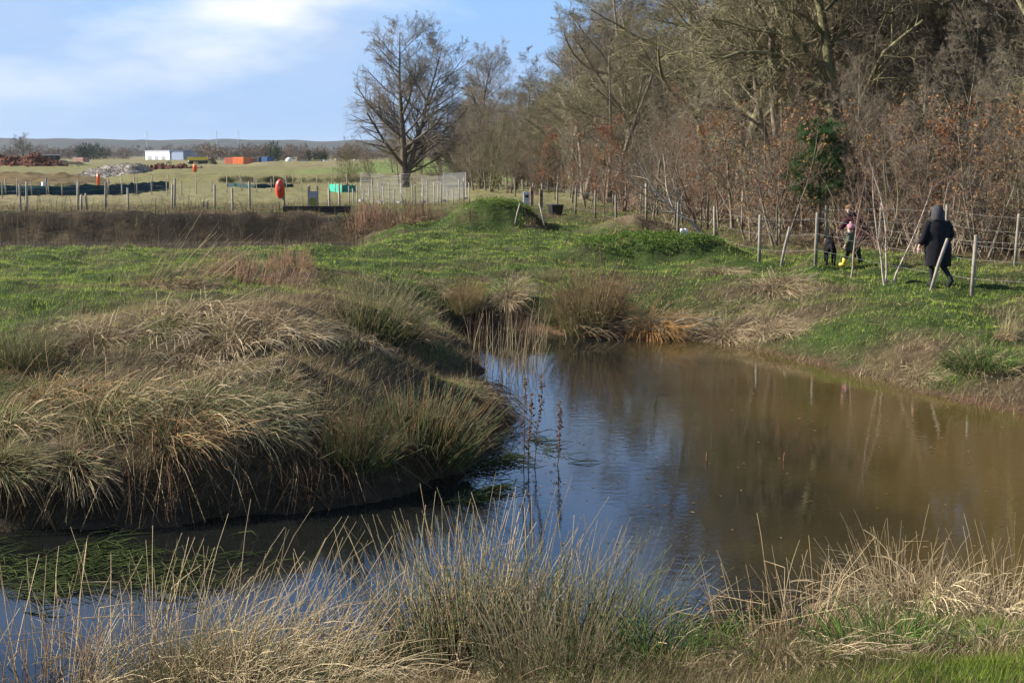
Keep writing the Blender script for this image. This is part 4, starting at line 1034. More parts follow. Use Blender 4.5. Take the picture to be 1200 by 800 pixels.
def tussock_proto(seed, kind, scale_r=1.0):
    rg = np.random.default_rng(seed); T = {}
    w = scale_r
    if kind == 'mixed':
        T['dead_stems'] = [(*stems(rg, 240, .42, (.55, 1.2), (0, 0), .26, .08, .25, (.0018 * w, .0034 * w)), BROWN * .8, STRAW * .85, .5), (*stems(rg, 230, .45, (.25, .6), (0, 0), .9, .5, .3, (.002 * w, .004 * w)), BROWN, STRAW, .4)]
        T['green_stems'] = [(*stems(rg, 240, .4, (.5, 1.0), (.03, 0), .28, .1, .05, (.0018 * w, .0032 * w)), GRN * .8, GREY * .75, .4)]
    elif kind == 'green':
        T['green_stems'] = [(*stems(rg, 330, .4, (.45, 1.0), (.12, 0), .35, .1, .06, (.0018 * w, .0034 * w)), GRN * .85, GREY * .8, .4)]
        T['dead_stems'] = [(*stems(rg, 170, .42, (.35, .95), (.1, 0), .5, .2, .18, (.0018 * w, .0034 * w)), BROWN, STRAW, .4)]
    elif kind == 'flop':
        T['dead_stems'] = [(*stems(rg, 520, .5, (.5, 1.05), (.55, -.15), .55, .75, .12, (.0018 * w, .0034 * w), 8), STRAW * .85, PALE, .35), (*stems(rg, 90, .45, (.7, 1.15), (.15, 0), .3, .15, .2, (.0017 * w, .0028 * w)), STRAW * .7, STRAW, .3)]
        T['green_stems'] = [(*stems(rg, 110, .45, (.4, .8), (.4, 0), .5, .4, .05, (.0018 * w, .003 * w)), GRN, GREY, .3)]
    elif kind == 'comb':
        v_ = seed % 4; tint = (np.array((1.0, .95, .9)), np.array((.75, .62, .5)), np.array((1.1, 1.08, 1.05)), np.array((.85, .85, .7)))[v_]; gn = (.7, .35, 1.3, 1.0)[v_]
        T['dead_stems'] = [(*stems(rg, 230, .45, (.45, 1.25), (.45, -.15), .75, .5, .2, (.002 * w, .0038 * w), 8, .7), BROWN * 1.0 * tint, PALE * 1.05 * tint, .6), (*stems(rg, 160, .5, (.25, .7), (.2, -.1), .9, .7, .35, (.0018 * w, .003 * w), 6, .8), BROWN * .8, STRAW * .8 * tint, .5)]
        T['green_stems'] = [(*stems(rg, int(170 * gn), .45, (.5, 1.05), (.45, -.1), .6, .4, .06, (.0018 * w, .0032 * w), 7, .7), GRN * 1.0, GREY * 1.05, .35)]
    elif kind == 'thatch':
        T['dead_stems'] = [(*stems(rg, 360, .55, (.3, .8), (.2, -.25), .9, .7, .3, (.002 * w, .004 * w), 7), BROWN * .9, PALE, .6), (*stems(rg, 140, .5, (.3, .6), (0, 0), .8, .6, .4, (.002 * w, .004 * w)), BROWN, STRAW * .8, .4)]
    elif kind == 'mound':
        T['dead_stems'] = [(*stems(rg, 620, .42, (.45, .8), (-.25, -.3), .6, 1.0, .1, (.002 * w, .004 * w), 8), STRAW, PALE * 1.05, .3), (*stems(rg, 160, .45, (.4, .75), (0, 0), .3, .15, .3, (.0018 * w, .003 * w)), STRAW * .7, STRAW, .35)]
    elif kind == 'spiky':
        T['green_stems'] = [(*stems(rg, 210, .36, (.5, .85), (.12, 0), .5, .05, .02, (.0028 * w, .0048 * w)), GRN * .9, GREY * .8, .3)]
        T['dead_stems'] = [(*stems(rg, 130, .36, (.5, .85), (.05, 0), .35, .05, .06, (.0025 * w, .0042 * w)), GRN * .8, np.array((.33, .17, .09)), .3)]
    elif kind == 'brown':
        T['dead_stems'] = [(*stems(rg, 420, .42, (.8, 1.35), (.02, 0), .32, .1, .05, (.003 * w, .0055 * w)), OLIVE * .9, BROWN * 1.5, .35), (*stems(rg, 160, .45, (.6, 1.1), (.6, -.2), .5, .6, .05, (.003 * w, .005 * w)), BROWN, STRAW * .8, .4)]
    elif kind == 'orange':
        T['dead_stems'] = [(*stems(rg, 420, .4, (.5, .9), (.3, -.2), .7, .7, .06, (.003 * w, .0055 * w)), ORANGE * .9, ORANGE * 1.15, .35), (*stems(rg, 200, .4, (.6, 1.05), (.8, -.05), .5, .7, .05, (.003 * w, .005 * w)), STRAW, PALE, .3)]
    elif kind == 'stalks':
        T['dead_stems'] = [(*stems(rg, 46, .5, (.7, 1.35), (.05, 0), .25, .06, .3, (.0024 * w, .0042 * w)), BROWN * 1.1, STRAW, .4), (*stems(rg, 60, .5, (.3, .7), (.05, 0), .5, .25, .3, (.002 * w, .003 * w)), BROWN, STRAW, .4)]
    elif kind == 'lean':
        T['dead_stems'] = [(*stems(rg, 60, .7, (.7, 1.8), (.9, .1), .3, .03, .12, (.0028 * w, .005 * w), 6, .4), BROWN * 1.2, STRAW, .4), (*stems(rg, 300, .8, (.3, .8), (.6, -.2), .8, .8, .2, (.003 * w, .005 * w), 6, .5), BROWN, STRAW, .35)]
    elif kind == 'dock':
        T['dead_stems'] = [(*stems(rg, 150, .75, (.3, .75), (.05, 0), .15, .03, .1, (.004 * w, .007 * w), 5, .6), BROWN * 1.3, np.array((.34, .2, .14)), .35), (*stems(rg, 260, .85, (.2, .5), (.3, -.2), .9, .8, .2, (.003 * w, .005 * w), 5, .6), BROWN, STRAW * .7, .4)]
    elif kind == 'lawn':
        T['green_stems'] = [(*stems(rg, 420, .45, (.15, .42), (0, 0), .6, .3, .04, (.0022 * w, .0042 * w), 5), np.array((.06, .12, .02)), np.array((.13, .2, .05)), .35)]
        T['dead_stems'] = [(*stems(rg, 200, .45, (.15, .4), (0, 0), .8, .6, .3, (.002 * w, .004 * w), 5), BROWN, STRAW, .4)]
    return {k_: stem_mesh(k_, v, rg) for k_, v in T.items()}
PROTO = {}
def proto(kind, var):
    if (kind, var) not in PROTO:
        wid = {'comb': 1.5, 'thatch': 1.5, 'spiky': 1.1, 'brown': 1.1, 'orange': 1.1, 'lean': 1.2, 'dock': 1.2}.get(kind, 1.2)
        PROTO[(kind, var)] = tussock_proto((hash_(kind) // 4) * 4 + 32 * var + var % 4, kind, wid)
    return PROTO[(kind, var)]
def hash_(s_): return sum((i + 1) * ord(c_) for i, c_ in enumerate(s_))
NAMES = {'stalks': 'dead_stalk_clump', 'lean': 'fallen_grass_clump', 'dock': 'dock_patch', 'lawn': 'grass_clump', 'mound': 'reed_mound', 'thatch': 'thatched_tussock'}
def tussock(px, py, kind, label, s=1.0, rz=0.0, var=0, sz=1.0, loc=None):
    p = hit(px, py) if loc is None else np.array([loc[0], loc[1], max(h1(*loc), 0)])
    t = thing(NAMES.get(kind, 'rush_tussock'), label, 'plant', p, rz, 'rush and grass clumps round the pond'); t.scale = (s, s, s * sz)
    e_ = .45; gx = (h1(p[0] + e_, p[1]) - h1(p[0] - e_, p[1])) / (2 * e_); gy = (h1(p[0], p[1] + e_) - h1(p[0], p[1] - e_)) / (2 * e_)
    f_ = .85 if kind in ('comb', 'thatch', 'mound', 'dock') else .35
    nrm = Vector((-np.clip(gx, -.8, .8) * f_, -np.clip(gy, -.8, .8) * f_, 1)).normalized()
    t.rotation_mode = 'QUATERNION'; t.rotation_quaternion = Vector((0, 0, 1)).rotation_difference(nrm) @ Quaternion((0, 0, 1), rz)
    for k_, me in proto(kind, var).items(): obj(k_, me, M_STEM, t)
# near bank
tussock(0, 0, 'mixed', 'broad straw-topped rush tussock at the centre of the near bank', 1.2, 0, 0, 1.0, G(600, 782, .12)[:2])
tussock(0, 0, 'mixed', 'tall pale rush tussock just left of the central one', 1.1, 1.3, 1, 1.05, G(535, 786, .12)[:2])
tussock(0, 0, 'green', 'greener rush tussock right of the central one leaning right', 1.1, 0, 0, 1.0, G(705, 790, .2)[:2])
tussock(0, 0, 'mixed', 'small straw rush tussock under the central one at the bottom border', .8, 2.3, 0, .8, G(640, 825, .4)[:2])
tussock(0, 0, 'flop', 'pale rush tussock flopped to the right at bottom left', 1.35, .1, 0, 1.0, G(270, 800, .1)[:2])
tussock(0, 0, 'flop', 'flattened straw tussock at the bottom border left of centre', 1.15, -.2, 1, .8, G(340, 822, .3)[:2])
tussock(0, 0, 'flop', 'straw rush tussock between the bottom left clumps', 1.15, .5, 1, .85, G(180, 812, .1)[:2])
tussock(0, 0, 'flop', 'dense straw tussock in front of the flopped pale one', 1.2, .3, 1, 1.0, G(320, 800, .15)[:2])
tussock(0, 0, 'mixed', 'upright brown rush tussock among the bottom left clumps', .85, .9, 1, .9, G(235, 812, .15)[:2])
tussock(0, 0, 'stalks', 'tall thin dead stalks standing in the water at bottom left', 1.0, 0, 0, 1.0, G(60, 800, 0)[:2])
tussock(0, 0, 'stalks', 'sparse dead stalks left of the flopped pale tussock', .95, 2, 1, 1.0, G(150, 780, 0)[:2])
tussock(0, 0, 'stalks', 'thin dead stalks rising between the two left clumps', .9, 4, 0, 1.0, G(410, 800, .05)[:2])
tussock(0, 0, 'lawn', 'fresh green grass clump right of the central rushes', 1.25, 0, 0, 1.0, G(770, 805, .35)[:2])
tussock(0, 0, 'stalks', 'brown bent stalks right of the little inlet', .9, 1, 1, .9, G(905, 760, .15)[:2])
tussock(0, 0, 'stalks', 'brown upright stalks left of the pale reed mound', .6, 3.4, 0, 1.0, G(960, 735, .1)[:2])
tussock(0, 0, 'mound', 'rounded pale reed mound on the right near bank', 1.2, 0, 0, 1.0, G(1062, 700, .1)[:2])
tussock(0, 0, 'mound', 'second pale reed mound at the right border', 1.0, 1.2, 1, .95, G(1185, 705, .2)[:2])
tussock(0, 0, 'stalks', 'tall seed stalks behind the rounded reed mound', .6, 5, 1, 1.15, G(1050, 690, .0)[:2])
tussock(0, 0, 'stalks', 'long stalks at the right border above the reed mound', .7, .6, 0, 1.1, G(1190, 700, .1)[:2])
tussock(0, 0, 'lawn', 'bright green rush clump below the rounded reed mound', 1.0, .6, 0, 1.3, G(1040, 770, .5)[:2])
tussock(0, 0, 'thatch', 'brown matted tussock left of the green rush clump', .8, .6, 0, .7, G(945, 790, .5)[:2])
tussock(0, 0, 'thatch', 'brown matted tussock at the lower right corner', .8, 2.6, 1, .7, G(1140, 760, .6)[:2])
tussock(0, 0, 'lawn', 'green grass clump right of the matted corner tussock', .8, 2.2, 1, .9, G(1190, 745, .6)[:2])
tussock(0, 0, 'thatch', 'low matted straw below the greener rush tussock', .75, 1.2, 1, .6, G(560, 835, .45)[:2])
tussock(0, 0, 'lawn', 'green and dead grass clump at the bottom border right of centre', .8, 4.2, 0, .7, G(700, 840, .5)[:2])
tussock(0, 0, 'thatch', 'dark matted tussock by the inlet mouth', .5, 4.6, 0, .6, G(870, 815, .5)[:2])
# left bank
LB = [(10, 520, 'comb', 1.15, 0, 'grey-green rush tussock combed right at the left border'), (70, 470, 'comb', 1.1, .2, 'grey rush tussock above the left border clump'), (30, 425, 'green', .9, .3, 'dull green rush clump high on the left bank border'),
      (120, 545, 'comb', 1.2, -.1, 'combed rush tussock over the dark water edge at left'), (150, 490, 'comb', 1.1, .15, 'olive rush tussock in the middle of the left slope'), (210, 555, 'comb', 1.25, -.15, 'long straw rush tussock over the dark bank edge'),
      (250, 500, 'comb', 1.2, 0, 'broad combed straw tussock on the left slope'), (300, 545, 'comb', 1.15, -.1, 'straw tussock right of the long one on the dark edge'), (318, 492, 'comb', .9, -.3, 'brown straw tussock below the shaded hollow'),
      (385, 545, 'comb', 1.0, -.1, 'low combed tussock at the bank edge left of the spiky rush'), (420, 535, 'spiky', .9, .4, 'small spiky green rush fan left of the big spiky rush'), (508, 528, 'spiky', 1.3, 0, 'big spiky green rush with reddish tips on the promontory'),
      (470, 540, 'green', .7, .5, 'short rush clump at the foot of the big spiky rush'), (120, 400, 'thatch', 1.0, .3, 'pale fallen thatch at the top of the left slope'), (190, 385, 'thatch', 1.1, 0, 'matted brown thatch on the left bank crest'),
      (270, 395, 'thatch', 1.2, -.2, 'large matted thatch in the middle of the bank crest'), (330, 385, 'thatch', 1.15, .2, 'reddish matted thatch left of the shaded hollow'),       (230, 430, 'thatch', 1.0, .5, 'brown thatch below the crest thatch'), (275, 436, 'thatch', .8, -.3, 'straw thatch sloping to the shaded hollow'), (325, 450, 'thatch', .7, -.6, 'dark thatch at the lip of the shaded hollow'),
      (445, 385, 'green', 1.35, -.1, 'olive rush mound beyond the shaded hollow'), (478, 385, 'comb', .8, -.1, 'drooping rushes on the right of the olive mound'), (425, 400, 'thatch', .7, -.2, 'straw fringe under the olive rush mound'),
      (580, 480, 'thatch', .7, .3, 'little straw tuft on the tip of the promontory'), (560, 470, 'comb', .7, .5, 'thin rushes behind the promontory tip'),
      (205, 335, 'lean', 1.0, .35, 'long fallen grass stalks leaning right on the green field'), (310, 335, 'dock', 1.1, 0, 'reddish dead dock patch on the left bank crest'), (270, 318, 'dock', .9, 1, 'grey dead stalk patch on the green field'), (340, 312, 'dock', 1.0, 2, 'brown dock patch behind the crest'),
      (240, 365, 'thatch', 1.1, .1, 'flattened straw along the edge of the green field'), (60, 385, 'thatch', .8, .2, 'pale straw wisps on the green crest at left'), (10, 590, 'comb', .9, -.2, 'rushes hanging over the dark water at the left border'), (90, 590, 'comb', .9, -.3, 'rushes trailing over the dark water edge')]
jt = random.Random(8)
for i, (px, py, kd, s_, rz, lab) in enumerate(LB): tussock(px, py - (44 if py >= 540 else 14 if py >= 490 and kd == 'comb' else 0), kd, lab, s_ * (.66 if py >= 540 and kd == 'comb' else .78 if kd == 'comb' else .85 if kd == 'thatch' else 1), rz + (jt.uniform(-.55, .55) if kd in ('comb', 'thatch') else 0), i % 4 if kd in ('comb', 'thatch') else i % 2, jt.uniform(.85, 1.15) if kd not in ('thatch',) else jt.uniform(.6, .9))
# far shore and right bank
FB = [(690, 383, 'brown', 1.3, 0, 'tall upright brown rush tussock on the far shore'), (772, 388, 'orange', 1.2, 0, 'orange drooping tussock on the far shore'), (548, 362, 'brown', .7, 1, 'greyish brown tussock where the far shore meets the left bank'), (720, 378, 'brown', .6, 2, 'lower brown rushes between the two far shore tussocks'),
      (655, 376, 'green', .8, 0, 'olive rush clump left of the tall far tussock'), (800, 380, 'thatch', .9, 0, 'dark matted tussock right of the orange one'), (860, 390, 'thatch', .95, .3, 'brown drift of dead stems at the far water edge'), (905, 385, 'thatch', .8, .5, 'brown matted slope clump right of the drift'),
      (850, 318, 'thatch', .9, 0, 'straw slump beside the green weed mound'), (915, 338, 'thatch', 1.15, .2, 'pale straw heap below the leaning stake'), (880, 362, 'thatch', .9, .8, 'reddish brown clump on the far slope'), (925, 388, 'thatch', .8, 1.4, 'brown twiggy clump near the right water edge'),
      (1180, 395, 'lean', .5, 1.0, 'dry grass clump on the right bank'), (1190, 440, 'thatch', .8, .2, 'straw clump near the water at the right border'), (1085, 440, 'thatch', .6, .2, 'scattered straw low on the right bank'), (1150, 425, 'lawn', 1.2, .2, 'rough grass clump on the right bank slope'),
      (520, 340, 'thatch', .8, .2, 'straw tuft behind the olive rush mound'), (600, 345, 'thatch', .7, .9, 'small straw tuft on the far green slope'), (560, 330, 'thatch', .7, 1.9, 'faded tuft on the green slope centre'), (640, 330, 'green', .6, 1.9, 'thin grass tuft left of the weed mound'), (470, 262, 'dock', 1.6, .3, 'reddish dead stalks in front of the mesh panels'), (430, 262, 'dock', 1.7, 1.3, 'brown dead stalk band right of the notice board'), (500, 258, 'dock', 1.3, 2.3, 'dead stalks left of the green mound')]
for i, (px, py, kd, s_, rz, lab) in enumerate(FB): tussock(px, py, kd, lab, s_, rz, i % 2, 1.0 if kd != 'thatch' else .6)
# leafy weeds on the two mounds
def weeds(name, label, c, hx, hy, n, hgt0, seed, col):
    rg = np.random.default_rng(seed); a_ = rg.uniform(0, 6.28, n); q = np.sqrt(rg.random(n)) * (.75 + .5 * vnoise(a_ * 2.2, a_ * 0 + seed)); x = c[0] + np.cos(a_) * q * hx; y = c[1] + np.sin(a_) * q * hy; z = hgt(x, y)
    E = np.stack([x, y, z + rg.random(n) * hgt0], 1); o = obj(name, leaf_mesh(E, np.array(col), rg, .05), M_LEAF, kind='stuff'); tag(o, label, 'weeds')
weeds('nettles', 'dark green nettles covering the low mound by the path', M2, 1.9, 1.0, 3800, .13, 5, (.11, .18, .035))
weeds('mound_weeds', 'green weeds covering the tall mound', M1, 1.4, 2.1, 2600, .12, 6, (.12, .18, .035))

# single stalks in the pond
def pond_stalk(px, py, H, lean, label, seeds=True, col=BROWN, seed=0, r=.006):
    rg = np.random.default_rng(seed); p = G(px, py, 0)
    t = thing('dead_stalk', label, 'stalk', (p[0], p[1], 0), 0, 'dead stalks standing in the pond')
    n = 7; P = np.stack([np.linspace(0, lean, n) + rg.normal(size=n) * .008, np.zeros(n), np.linspace(-.25, H, n)], 1)
    a = Mesher(); a.tube(P, np.linspace(r, r * .5, n), 5, col * 1.2); obj('stem', a.mesh('stem'), M_STEM, t)
    if seeds:
        m_ = 120; f = rg.uniform(.35, 1, m_); E = np.stack([np.interp(f, np.linspace(0, 1, n), P[:, 0]), 0 * f, np.interp(f, np.linspace(0, 1, n), P[:, 2])], 1) + rg.normal(size=(m_, 3)) * .008
        obj('seed_head', leaf_mesh(E, np.array((.16, .085, .045)), rg, .03), M_LEAF, t, kind='stuff')
SK = [(613, 545, 1.0, .02, 'leftmost knobbly dead stalk in the pond'), (617, 548, .85, .06, 'short knobbly stalk between two taller ones in the pond'), (625, 545, 1.05, .1, 'tallest knobbly dead stalk in the pond'), (653, 545, .75, .04, 'knobbly dead stalk standing apart in open water')]
for i, (px, py, H, le, lab) in enumerate(SK): pond_stalk(px, py, H, le, lab, True, BROWN * 1.3, i, .007)
for i, (px, py, lab) in enumerate([(826, 540, 'tiny dark twig stub left in open brown water'), (917, 540, 'reddish stub standing in the open brown water')]): pond_stalk(px, py, .1, .03, lab, False, np.array((.13, .06, .035)), 20 + i, .016)
# reeds in the shallow left arm
rg = np.random.default_rng(90); ms = Mesher()
for i in range(120):
    px = rg.uniform(545, 640); py = rg.uniform(398, 470) if px < 600 else rg.uniform(398, 440); p = G(px, py, 0)
    H = rg.uniform(.35, 1.0); le = rg.normal() * .12 + .08; P = np.array([[[p[0], p[1], -.2], [p[0] + le * .4, p[1], H * .5], [p[0] + le, p[1], H]]]); ms.tubes(P, np.array([[.0045, .004, .002]]), 3, (STRAW if rg.random() < .6 else BROWN) * rg.uniform(.7, 1.1))
o = obj('reeds', ms.mesh('reeds'), M_STEM, kind='stuff'); tag(o, 'thin sparse reeds standing in the shallow arm of the pond', 'reeds')
# floating grass at the left and by the promontory
ms = Mesher()
for (px0, px1, py0, py1, cnt_) in ((-60, 230, 645, 690, 520), (530, 590, 575, 590, 60), (550, 600, 545, 560, 70), (600, 660, 515, 530, 25), (800, 880, 715, 745, 160)):
    px = rg.normal((px0 + px1) / 2, (px1 - px0) / 3.6, cnt_); py = rg.normal((py0 + py1) / 2, (py1 - py0) / 3, cnt_) + 14 * np.sin(px * .04)
    B = np.array([G(a_, b_, .005) for a_, b_ in zip(px, py)]); az = rg.normal(0, .5, cnt_); L = rg.uniform(.15, .45, cnt_)
    d = np.stack([np.cos(az) * L, np.sin(az) * L, rg.uniform(0, .10, cnt_)], 1)
    P = np.stack([B, B + d * .35 + np.array([0, 0, .006]) + rg.normal(size=(cnt_, 3)) * np.array([.02, .02, .004]), B + d * .7 + np.array([0, 0, .008]), B + d * np.array([1, 1, .2])], 1)
    ms.tubes(P, np.tile(np.array([[.004, .005, .004, .002]]), (cnt_, 1)), 3, np.array((.04, .055, .015)) * rg.uniform(.4, 1.5, (cnt_, 1)))  # green darkened, the bank's shadow put into the blade colour
o = obj('floating_grass', ms.mesh('floating_grass'), M_STEM, kind='stuff'); tag(o, 'green sweet-grass floating on the dark shallow water', 'water plants')
# fallen leaves and bits afloat
n = 420; px = np.concatenate([rg.uniform(560, 1190, 200), rg.normal(860, 60, 110), rg.normal(600, 40, 110)]); py = np.concatenate([rg.uniform(410, 700, 200), rg.normal(715, 14, 110), rg.normal(545, 25, 110)])
B = np.array([G(a_, b_, .004) for a_, b_ in zip(px, py)]); B = B[pond_sd(B[:, 0], B[:, 1]) < -.05]; n = len(B); az = rg.uniform(0, 6.28, n); sz_ = rg.uniform(.012, .035, n)[:, None]
u = np.stack([np.cos(az), np.sin(az), 0 * az], 1); v = np.stack([-np.sin(az), np.cos(az), 0 * az], 1); up_ = np.array([0, 0, .006])
V = np.stack([B - u * sz_, B + v * sz_ * .5 + up_, B + u * sz_, B - v * sz_ * .5 + up_], 1).reshape(-1, 3); I = np.arange(n * 4).reshape(n, 4)
o = obj('floating_leaves', make_mesh('floating_leaves', V, [np.concatenate([I[:, [0, 1, 2]], I[:, [0, 2, 3]]])], np.repeat(np.array((.22, .14, .07)) * rg.uniform(.4, 1.4, (n, 1)), 4, 0), False), M_LEAF, kind='stuff'); tag(o, 'scattered brown leaves and bits floating on the pond', 'leaves')
# dead stems trailing down the dark bank face
ms = Mesher(); cnt_ = 550; k0 = 1 * 3; seg = POND[k0:12 * 3]; f_ = rg.uniform(0, len(seg) - 1.01, cnt_); i_ = f_.astype(int); q_ = seg[i_] * (1 - (f_ - i_))[:, None] + seg[i_ + 1] * (f_ - i_)[:, None]
tg = norm(seg[i_ + 1] - seg[i_]); nm_ = np.stack([-tg[:, 1], tg[:, 0]], 1); nm_ = np.where(pond_sd(*(q_ + nm_ * .2).T)[:, None] > 0, nm_, -nm_)
o1 = rg.uniform(.25, .75, cnt_)[:, None]; A_ = q_ + nm_ * o1; za = hgt(A_[:, 0], A_[:, 1]) + .02; E_ = q_ + nm_ * rg.uniform(-.25, .25, cnt_)[:, None] + tg * rg.normal(size=(cnt_, 1)) * .2; ze = np.maximum(hgt(E_[:, 0], E_[:, 1]), 0) + rg.uniform(0, .12, cnt_)
M_ = (A_ + E_) / 2 - nm_ * .1; zm = np.maximum(hgt(M_[:, 0], M_[:, 1]), (za + ze) / 2) + rg.uniform(.02, .14, cnt_)
P = np.stack([np.c_[A_, za], np.c_[M_, zm], np.c_[E_, ze]], 1)
ms.tubes(P, np.tile(np.array([[.004, .004, .002]]), (cnt_, 1)), 3, np.where(rg.random((cnt_, 1)) < .85, BROWN * .55, STRAW * .6) * rg.uniform(.4, 1.2, (cnt_, 1)))  # stem colours darkened to carry the shade of the bank face
o = obj('trailing_stems', ms.mesh('trailing_stems'), M_STEM, kind='stuff'); tag(o, 'dead stems trailing down the dark left bank face', 'stems')
# dead stalks along the ditch
ms = Mesher(); cnt_ = 800; x = rg.uniform(-26, -4, cnt_); y = np.where(rg.random(cnt_) < .7, rg.normal(58.6, 1.0, cnt_), rg.normal(41, 1.5, cnt_)); z = hgt(x, y); H = rg.uniform(.25, .95, cnt_) * (.4 + 1.1 * vnoise(x * .5, y * .3)); le = rg.normal(size=(cnt_, 2)) * .18
P = np.stack([np.stack([x, y, z - .05], 1), np.stack([x + le[:, 0] * .4, y + le[:, 1] * .4, z + H * .55], 1), np.stack([x + le[:, 0] * H * 1.5, y + le[:, 1], z + H], 1)], 1)
ms.tubes(P, np.tile(np.array([[.010, .008, .004]]), (cnt_, 1)), 3, np.where(rg.random((cnt_, 1)) < .5, BROWN * .4, STRAW * .35) * rg.uniform(.4, 1.2, (cnt_, 1)))  # stalks darkened too, the ditch's shade put into their colour
o = obj('ditch_stalks', ms.mesh('ditch_stalks'), M_STEM, kind='stuff'); tag(o, 'brown dead stalks lining the dark ditch', 'stalks')
# straw litter on the right bank and shore
ms = Mesher(); cnt_ = 900
px = np.concatenate([rg.uniform(840, 1230, 500), rg.uniform(0, 560, 400)]); py = np.concatenate([rg.uniform(350, 480, 500), rg.uniform(290, 350, 400)])
B = []
for a_, b_ in zip(px, py):
    for zz in (.35, ): B.append(G(a_, b_, zz if a_ > 700 else 1.15))
B = np.array(B); B[:, 2] = hgt(B[:, 0], B[:, 1]) + .03; k = B[:, 2] > .08; B = B[k]; m_ = len(B)
az = rg.uniform(0, 6.28, m_); L = rg.uniform(.05, .22, m_); E2 = B + np.stack([np.cos(az) * L, np.sin(az) * L, 0 * az], 1); E2[:, 2] = hgt(E2[:, 0], E2[:, 1]) + .04
ms.tubes(np.stack([B, (B + E2) / 2 + np.array([0, 0, .004]), E2], 1), np.tile(np.array([[.004, .005, .003]]), (m_, 1)), 3, STRAW * rg.uniform(.4, 1.1, (m_, 1)))
o = obj('straw_litter', ms.mesh('straw_litter'), M_STEM, kind='stuff'); tag(o, 'pale broken stems littering the banks', 'litter')

# ------------------------------------------------------------------ saplings by the path
def path_sapling(px, py, H, stems_, label, seed, col, tw):
    p = hit(px, py); rg = np.random.default_rng(seed); t = thing('planted_sapling', label, 'tree', p)
    P = []; 
    for k in range(stems_):
        d = np.array([(-.22, .2, .04, -.1)[k % 4] * (1 if stems_ > 1 else -.5), rg.normal() * .05, 1.0]); q = np.array([(-.0, .14, .02, .08)[k % 4], 0, -.1]); L = [q]
        for j in range(7): d = norm(d + rg.normal(size=3) * .09 + np.array([0, 0, .05])); q = q + d * H * (1, .9, 1.1, .8)[k % 4] / 7; L.append(q)
        P.append(L)
    P = np.array(P); R = np.tile(np.linspace(.024, .005, 8), (stems_, 1)); a = Mesher(); a.tubes(P, R, 6, np.array(col)); obj('trunk', a.mesh('trunk'), M_BARK, t)
    P1, R1, L1 = grow(P, R, np.full(stems_, H), 16, .22, 1, (25, 55), .34, 5, .1, .04, rg, .5, .5, .0035)
    P2, R2, L2 = grow(P1, R1, L1, 5, .2, 1, (25, 60), .5, 3, .12, .03, rg, .6, .4, .003)
    a = Mesher(); a.tubes(P1, R1, 4, np.array(tw)); a.tubes(P2, R2, 3, np.array(tw)); obj('crown', a.mesh('crown'), M_TWIG, t)
path_sapling(1037, 334, 2.5, 3, 'pale three-stemmed sapling left of the hooded walker', 71, (.42, .36, .28), (.27, .18, .14))
path_sapling(997, 326, 2.3, 1, 'thin bent sapling in front of the child', 72, (.34, .27, .2), (.26, .17, .13))

# ------------------------------------------------------------------ people and dog
def skin_mesh(name, verts, edges, radii, root, sub=2):
    me = bpy.data.meshes.new(name + "_cage"); me.from_pydata([tuple(v) for v in verts], edges, [])
    o = bpy.data.objects.new(name + "_cage", me); coll.objects.link(o)
    m_ = o.modifiers.new("skin", 'SKIN'); m_.use_smooth_shade = True
    sv = me.skin_vertices[0].data
    for i, r_ in enumerate(radii):
        sv[i].radius = (r_, r_) if np.isscalar(r_) else r_; sv[i].use_root = (i == root)
    sm = o.modifiers.new("sub", 'SUBSURF'); sm.levels = sub; sm.render_levels = sub
    bpy.context.view_layer.update()
    dg = bpy.context.evaluated_depsgraph_get()
    out = bpy.data.meshes.new_from_object(o.evaluated_get(dg)); out.name = name
    bpy.data.objects.remove(o); bpy.data.meshes.remove(me)
    return out
def colour_mesh(me, f):
    n = len(me.vertices); co = np.empty(n * 3, np.float32); me.vertices.foreach_get("co", co); co = co.reshape(-1, 3)
    at = me.color_attributes.new("Col", 'FLOAT_COLOR', 'POINT'); c4 = np.ones((n, 4), np.float32); c4[:, :3] = f(co); at.data.foreach_set("color", c4.ravel())
    me.polygons.foreach_set("use_smooth", np.ones(len(me.polygons), bool)); return me
class Graph:
    def __init__(s): s.v = []; s.e = []; s.r = []
    def add(s, p, r, parent=None):
        s.v.append(np.array(p, float)); s.r.append(r); i = len(s.v) - 1
        if parent is not None: s.e.append((parent, i))
        return i
    def chain(s, parent, pts):
        for p, r in pts: parent = s.add(p, r, parent)
        return parent
def hand(g, wrist, wpos, d, side, k=1.0):
    """palm and five curled fingers hanging along d"""
    d = norm(np.array(d, float)); wpos = np.array(wpos, float); a_ = norm(np.cross(d, np.array([side, 0, 0.0]))) if abs(d[2]) > .3 else np.array([0, 1.0, 0])
    palm = g.add(wpos + d * .055 * k, .026 * k, wrist)
    for i, (o_, L) in enumerate(((-.028, .062), (-.010, .075), (.010, .07), (.028, .055))):
        b_ = wpos + d * .095 * k + a_ * o_ * k
        g.chain(palm, [(b_, .0095 * k), (b_ + d * L * .5 * k + np.array([-side * .008, 0, 0]) * k, .0085 * k), (b_ + d * L * .9 * k + np.array([-side * .03, 0, 0]) * k, .007 * k)])
    b_ = wpos + d * .035 * k + a_ * -.034 * k
    g.chain(palm, [(b_, .011 * k), (b_ + (d * .6 - a_ * .5) * .05 * k, .009 * k)])
def ell(cx, cy, z, rx, ry, n=20, tilt=0.0):
    a_ = np.linspace(0, 2 * math.pi, n, endpoint=False); return np.stack([cx + rx * np.cos(a_), cy + ry * np.sin(a_), z + tilt * np.sin(a_)], 1)

